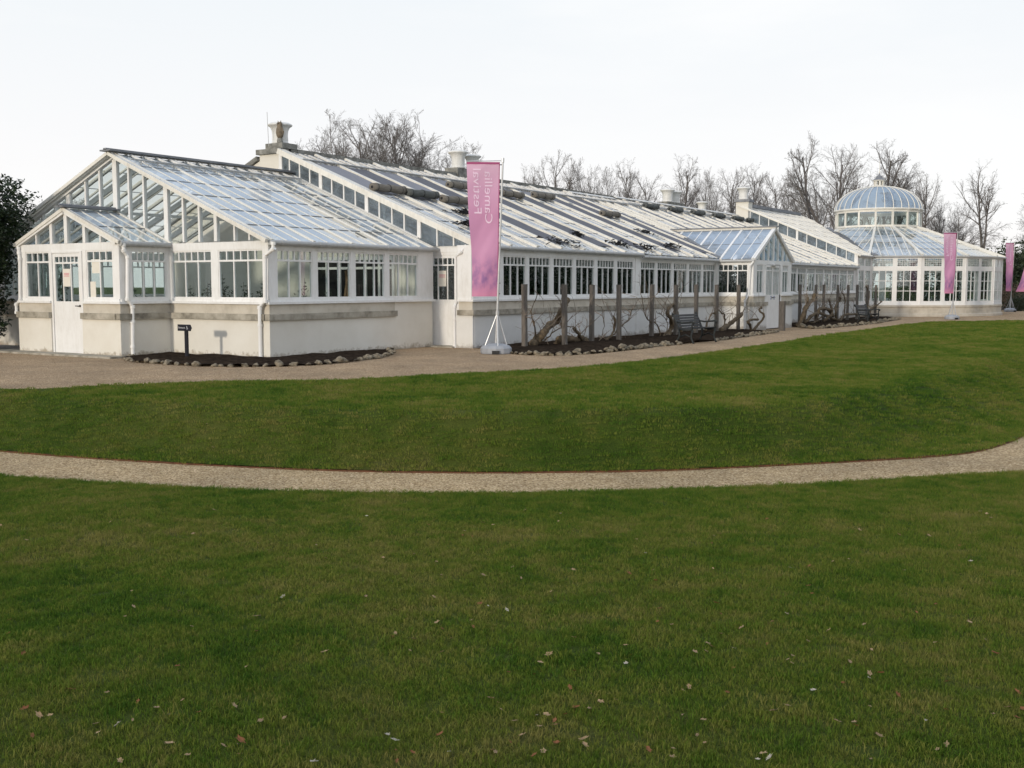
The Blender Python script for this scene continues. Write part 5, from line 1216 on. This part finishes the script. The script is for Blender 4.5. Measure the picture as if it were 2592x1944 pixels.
# ================================================================== bare trees
def bare_tree(seed,h,spread,style):
    rnd=random.Random(seed); tk=MB(); br=MB()
    def seg(mb,p,d,L,r0,r1,k,wob,upb,n3):
        pts=[p.copy()]; q=p.copy(); d=d.copy()
        for i in range(k):
            d=(d+Vector((rnd.gauss(0,wob),rnd.gauss(0,wob),rnd.gauss(upb,wob*.5)))).normalized(); q=q+d*(L/k); pts.append(q.copy())
        mb.tube(pts,[r0+(r1-r0)*i/k for i in range(k+1)],n3,cap=False); return pts
    def rdir(d,ang_,flat=0):
        o=d.orthogonal().normalized(); o=Matrix.Rotation(rnd.random()*6.283,3,d)@o
        return (d*math.cos(ang_)+o*math.sin(ang_)).normalized()
    KK=[9,6,4,3,2]; NS=[7,5,3,3,3]; WB=[.06,.13,.18,.22,.22]
    cnt_={'up':[9,8,7,4],'round':[13,8,6,4],'droop':[26,7,5,4]}[style]
    def grow(p,d,L,r,lev):
        upb={'up':[.02,.07,.06,.05,.03],'round':[.02,.07,.05,.03,.0],'droop':[.03,.02,.0,-.02,-.03]}[style][lev]
        pts=seg(tk if lev==0 else br,p,d,L,r,r*(.3 if lev<4 else .4),KK[lev],WB[lev],upb,NS[lev])
        if lev==4: return
        n=cnt_[lev]
        for i in range(n):
            t=(.28 if lev==0 else .18)+(1-(.28 if lev==0 else .18))*((i+rnd.random())/n); t=min(t,.999)
            f=t*(len(pts)-1); j=min(int(f),len(pts)-2); b=pts[j].lerp(pts[j+1],f-j); loc=(pts[j+1]-pts[j]).normalized()
            if style=='up': an=R(rnd.uniform(20,46))
            elif style=='round': an=R(rnd.uniform(30,55)) if lev==0 else R(rnd.uniform(24,55))
            else: an=R(rnd.uniform(20,50)) if (lev==0 and t>.72) or lev>0 else R(rnd.uniform(65,100))
            nd=rdir(loc,an)
            if lev==0:
                if style!='droop' and nd.z<.25: nd.z=.3+abs(nd.z)*.3; nd.normalize()
                if style=='up': l=L*.52*(1.12-.6*t)
                elif style=='round': l=L*.64*(1.08-.62*t)*rnd.uniform(.75,1.1)
                else: l=L*(.36 if t>.72 else .20+.10*t)*rnd.uniform(.6,1.1)
                l*=spread
            else: l=L*rnd.uniform(.34,.58)*(1.1-.5*t)
            if style!='droop':
                cz,rx,rz_=h*.60,h*(.36 if style=='round' else .40),h*.40
                for _k in range(7):
                    e=b+nd*l*1.12; q_=(e.x/rx)**2+(e.y/rx)**2+((e.z-cz)/rz_)**2
                    if q_<=1.0 or lev==4: break
                    l*=.78
                if l<L*.07: continue
            rr=r*{0:.42,1:.45,2:.5,3:.55}[lev]*(1.1-.55*t)
            if style=='droop' and lev==0 and t<.72: rr*=.4
            grow(b,nd,l,max(rr,.008),lev+1)
    if style=='up':
        for q in range(5):
            a=q*1.257+rnd.random()*.5; g=.10+.24*rnd.random()*spread
            grow(Vector((.15*math.cos(a),.15*math.sin(a),-.2)),Vector((g*math.cos(a),g*math.sin(a),1)).normalized(),h*rnd.uniform(.66,.8),h*.0085,0)
    elif style=='droop':
        grow(Vector((0,0,-.2)),Vector((-.05,0,1)).normalized(),h*.88,h*.021,0)
        grow(Vector((.1,0,h*.22)),Vector((.24,.05,1)).normalized(),h*.62,h*.015,0)
    else:
        grow(Vector((0,0,-.2)),Vector((rnd.gauss(0,.03),rnd.gauss(0,.03),1)).normalized(),h*.86,h*.0155,0)
        a=rnd.random()*6.28
        grow(Vector((0,0,h*.2)),Vector((.3*math.cos(a),.3*math.sin(a),1)).normalized(),h*.6,h*.0115,0)
    zmax=max(v[2] for v in br.v); s=h/zmax
    for m_ in (tk,br): m_.v=[(a*s,b*s,c*s) for a,b,c in m_.v]
    return tk,br
def mk(seed,h,spread,style):
    tk,br=bare_tree(seed,h,spread,style); o=thing('bare_tree','x','tree'); tk.build('trunk',M['trunk'],o,local=True,smooth=True); br.build('branches',M['bark'],o,local=True,smooth=True); return o
protos={'up':mk(21,16,1.0,'up'),'round':mk(22,16,1.0,'round'),'round2':mk(27,16,1.05,'round'),'droop':mk(24,16,1.0,'droop'),'up2':mk(31,16,1.15,'up')}
used=set()
def tree(xd,yd,depth,kind,label,wide=1.0,rz=0):
    lat=(xd*D-CX)/2748*depth; x,y=wd(depth,lat); h=1.65+(HZ-yd*D)/2748*depth+.15
    o=protos[kind] if kind not in used else copy_tree(protos[kind]); used.add(kind)
    s=h/16; o.location=(x,y,-.15); o.scale=(s*wide,s*wide,s); o.rotation_euler=(0,0,rz); tag(o,label,'tree','bare winter trees beyond the glasshouses')
T=[(742,285,82,'up','bare bushy tree, left one of the dense group behind the long roof',1.15),(835,232,80,'up2','broad dense bare tree, tallest behind the left half of the long roof',1.35),(935,278,84,'up','bare tree, right one of the dense group behind the long roof',1.1),(885,250,86,'round','bare tree filling the right side of the dense group behind the roof',.9),(788,258,88,'round2','bare tree between the left and tallest trees of the dense group',.9),
(1118,352,120,'round','small bare tree just right of the near banner pole',0.77),(1195,328,112,'round2','symmetrical bare tree, second to the right of the near banner',0.72),(1278,338,112,'up','rounded bare tree, third to the right of the near banner',0.85),(1350,346,112,'round','bare tree with leaning limbs, fourth right of the near banner',0.68),(1395,372,120,'round2','low bare tree, fifth right of the near banner',0.77),(1458,330,112,'round','tall spreading bare tree rising behind the far paired urns',0.81),(1523,358,116,'up2','bare tree right of the far paired urns',0.68),(1580,360,116,'round2','bare tree left of the cream pier urn',0.77),(1612,356,120,'round','bare tree directly behind the cream pier urn',0.68),(1672,372,116,'round2','low open bare tree right of the cream pier urn',0.81),(1712,400,122,'up','small bare tree before the tallest tree left of the dome',1.1),
(1788,286,100,'round','tallest bare tree, left of the glass dome',.85),(1815,310,104,'round2','second tall bare tree beside the tallest one left of the dome',.9),(1872,308,106,'round','tall bare tree right behind the dome lantern',.95),(1935,345,108,'round2','bare tree just right of the dome lantern',.9),(1998,353,100,'droop','narrow bare tree right of the dome with twiggy drooping sides',.75),(2040,420,108,'up','pale twiggy bush-like tree between the dome and the second banner',.9),(2120,352,96,'droop','two-stemmed bare tree between the second and third banners',.85),(2215,362,96,'droop','bare tree cut off by the right edge of the view',.85),
(112,405,70,'round','thin bare tree behind the wing gable at the far left',1.0),(60,430,75,'up','bare treetop between the dark bush and the wing gable',1.2),(2075,480,110,'round2','low bare tree at the foot of the two-stemmed tree',1.3),(2030,470,112,'round2','low bare thicket tree behind the second banner top',1.4),(1965,440,112,'round2','low bare thicket tree right of the dome drum',1.3),(1760,430,112,'round2','low bare thicket tree left of the dome',1.3),(1640,420,120,'round','low bare thicket tree right of the cream pier',1.3)]
for i,t in enumerate(T): tree(t[0],t[1],t[2],t[3],t[4],t[5],rz=i*1.3)
# ================================================================== fallen leaves
from mathutils.bvhtree import BVHTree
def bvh(o): return BVHTree.FromPolygons([v.co[:] for v in o.data.vertices],[p.vertices[:] for p in o.data.polygons])
bl,bu=bvh(lower),bvh(upper)
leafm=[surf('leaf_tan',(.22,.15,.085),(.36,.26,.16),scale=20,rough=.9,spec=.05),surf('leaf_brown',(.14,.06,.03),(.24,.11,.055),scale=20,rough=.9,spec=.05),surf('leaf_pale',(.30,.27,.22),(.42,.38,.31),scale=20,rough=.9,spec=.05)]
lm=[]
for k,(m_) in enumerate(leafm):
    for q in range(2):
        rnd=random.Random(k*5+q); mb=MB(); n=12; c=(0,0,.006)
        ring=[]
        for i in range(n):
            a=6.283*i/n; r=(.5+.16*math.cos(a*5+q))*(1 if q==0 else .85); x=math.cos(a)*r; y=math.sin(a)*r*.55; ring.append((x,y,.22*x*x+.30*abs(y)*(1+q*.4)+rnd.uniform(-.03,.04)))
        mb.v=[(0,0,0)]+ring; mb.f=[(0,1+i,1+(i+1)%n) for i in range(n)]
        me=bpy.data.meshes.new('fallen_leaf'); me.from_pydata(mb.v,[],mb.f); me.materials.append(m_); lm.append((me,k))
rl=random.Random(77); cnt=0
lab=['dry tan fallen leaf lying on the foreground grass','dark brown fallen leaf lying on the foreground grass','pale bleached fallen leaf lying on the foreground grass']
fixed=[(1230*D,1325),(828*D,1418),(1165*D,1400),(1542*D,1362),(1095*D,1552),(1186*D,1665),(955*D,1600),(1240*D,1622),(555*D,1568),(520*D,1885),(2110*D,1750),(2045*D,1735),(1475*D,1757),(1668*D,1582),(1700*D,1562),(2000*D,1835),(1585*D,1650),(705*D,1420),(945*D,1106*1.0)]
pts=[(x,y) for x,y in fixed]
while len(pts)<255:
    y=1260+684*rl.random()**.8; x=rl.uniform(0,2592)
    if x<900 and rl.random()<.45: continue
    pts.append((x,y))
for _ in range(26): pts.append((rl.uniform(200,2100),rl.uniform(1040,1180)))
for (x,y) in pts:
    r=ray(x,y).normalized(); h=bl.ray_cast(Vector((0,0,H)),r)
    if h[0] is None: h=bu.ray_cast(Vector((0,0,H)),r)
    if h[0] is None: continue
    me,k=rl.choices(lm,weights=[5,5,2.5,2.5,1,1])[0]; o=bpy.data.objects.new('fallen_leaf',me); COL.objects.link(o)
    s=rl.uniform(.022,.052); o.scale=(s,s,s); o.location=h[0]+Vector((0,0,.022 if h[0].z<-.0 else .02)); o.rotation_euler=(rl.uniform(-.5,.5),rl.uniform(-.5,.5),rl.random()*6.28)
    tag(o,lab[k] if y>1240 else lab[k].replace('foreground grass','bank above the narrow path'),'leaf','fallen leaves on the lawn'); cnt+=1
# ================================================================== light, sky, camera
sd=Vector((1,-.02,-.17)).normalized()
l=bpy.data.lights.new('sun','SUN'); l.energy=1.5; l.angle=R(3); l.color=(1,.90,.76); lo=bpy.data.objects.new('sun',l); COL.objects.link(lo); lo.rotation_euler=sd.to_track_quat('-Z','Y').to_euler()
w=bpy.data.worlds.new('World'); S.world=w; w.use_nodes=True; nt=w.node_tree; nt.nodes.clear(); L=nt.links
out=nt.nodes.new('ShaderNodeOutputWorld'); bg=nt.nodes.new('ShaderNodeBackground')
sky=nt.nodes.new('ShaderNodeTexSky'); sky.sky_type='NISHITA'; sky.sun_disc=False; sky.sun_elevation=R(9.6); sky.sun_rotation=math.atan2(-sd.x,-sd.y); sky.dust_density=2; sky.ozone_density=2
mul=N(nt,'ShaderNodeMix',_data_type='RGBA',_blend_type='MULTIPLY'); mul.inputs[0].default_value=1; mul.inputs[7].default_value=(.1,.1,.1,1); L.new(sky.outputs[0],mul.inputs[6])
tc=nt.nodes.new('ShaderNodeTexCoord'); sx=N(nt,'ShaderNodeSeparateXYZ'); L.new(tc.outputs['Generated'],sx.inputs[0])
r=ramp(nt,[(0,(.81,.785,.78)),(.07,(.80,.785,.785)),(.24,(.725,.75,.77)),(.42,(.60,.70,.84)),(1,(.52,.63,.82))]); L.new(sx.outputs[2],r.inputs[0])
mp=N(nt,'ShaderNodeMapping'); mp.inputs['Scale'].default_value=(1,1,4); L.new(tc.outputs['Generated'],mp.inputs[0])
n=N(nt,'ShaderNodeTexNoise',Scale=2.2,Detail=7,Roughness=.55); L.new(mp.outputs[0],n.inputs[0]); rn=ramp(nt,[(.42,(0,0,0)),(.62,(.8,.8,.8))]); L.new(n.outputs[0],rn.inputs[0])
mc=N(nt,'ShaderNodeMix',_data_type='RGBA'); L.new(rn.outputs[0],mc.inputs[0]); L.new(r.outputs[0],mc.inputs[6]); mc.inputs[7].default_value=(.80,.80,.80,1)
mx=N(nt,'ShaderNodeMix',_data_type='RGBA'); mx.inputs[0].default_value=.06; L.new(mc.outputs[2],mx.inputs[6]); L.new(mul.outputs[2],mx.inputs[7])
L.new(mx.outputs[2],bg.inputs[0]); bg.inputs[1].default_value=1.0; L.new(bg.outputs[0],out.inputs[0])
c=bpy.data.cameras.new('camera'); c.lens=FL/2592*36; c.sensor_width=36; c.clip_end=3000; c.clip_start=.05; co=bpy.data.objects.new('camera',c); COL.objects.link(co)
co.location=(0,0,H); co.rotation_euler=(math.pi/2-pit,0,yaw-math.pi/2); S.camera=co
S.view_settings.view_transform='Standard'; S.view_settings.look='None'; S.view_settings.exposure=.38; S.view_settings.gamma=1
S.render.resolution_x=1024; S.render.resolution_y=768
try: S.cycles.transparent_max_bounces=24; S.cycles.max_bounces=10
except Exception: pass
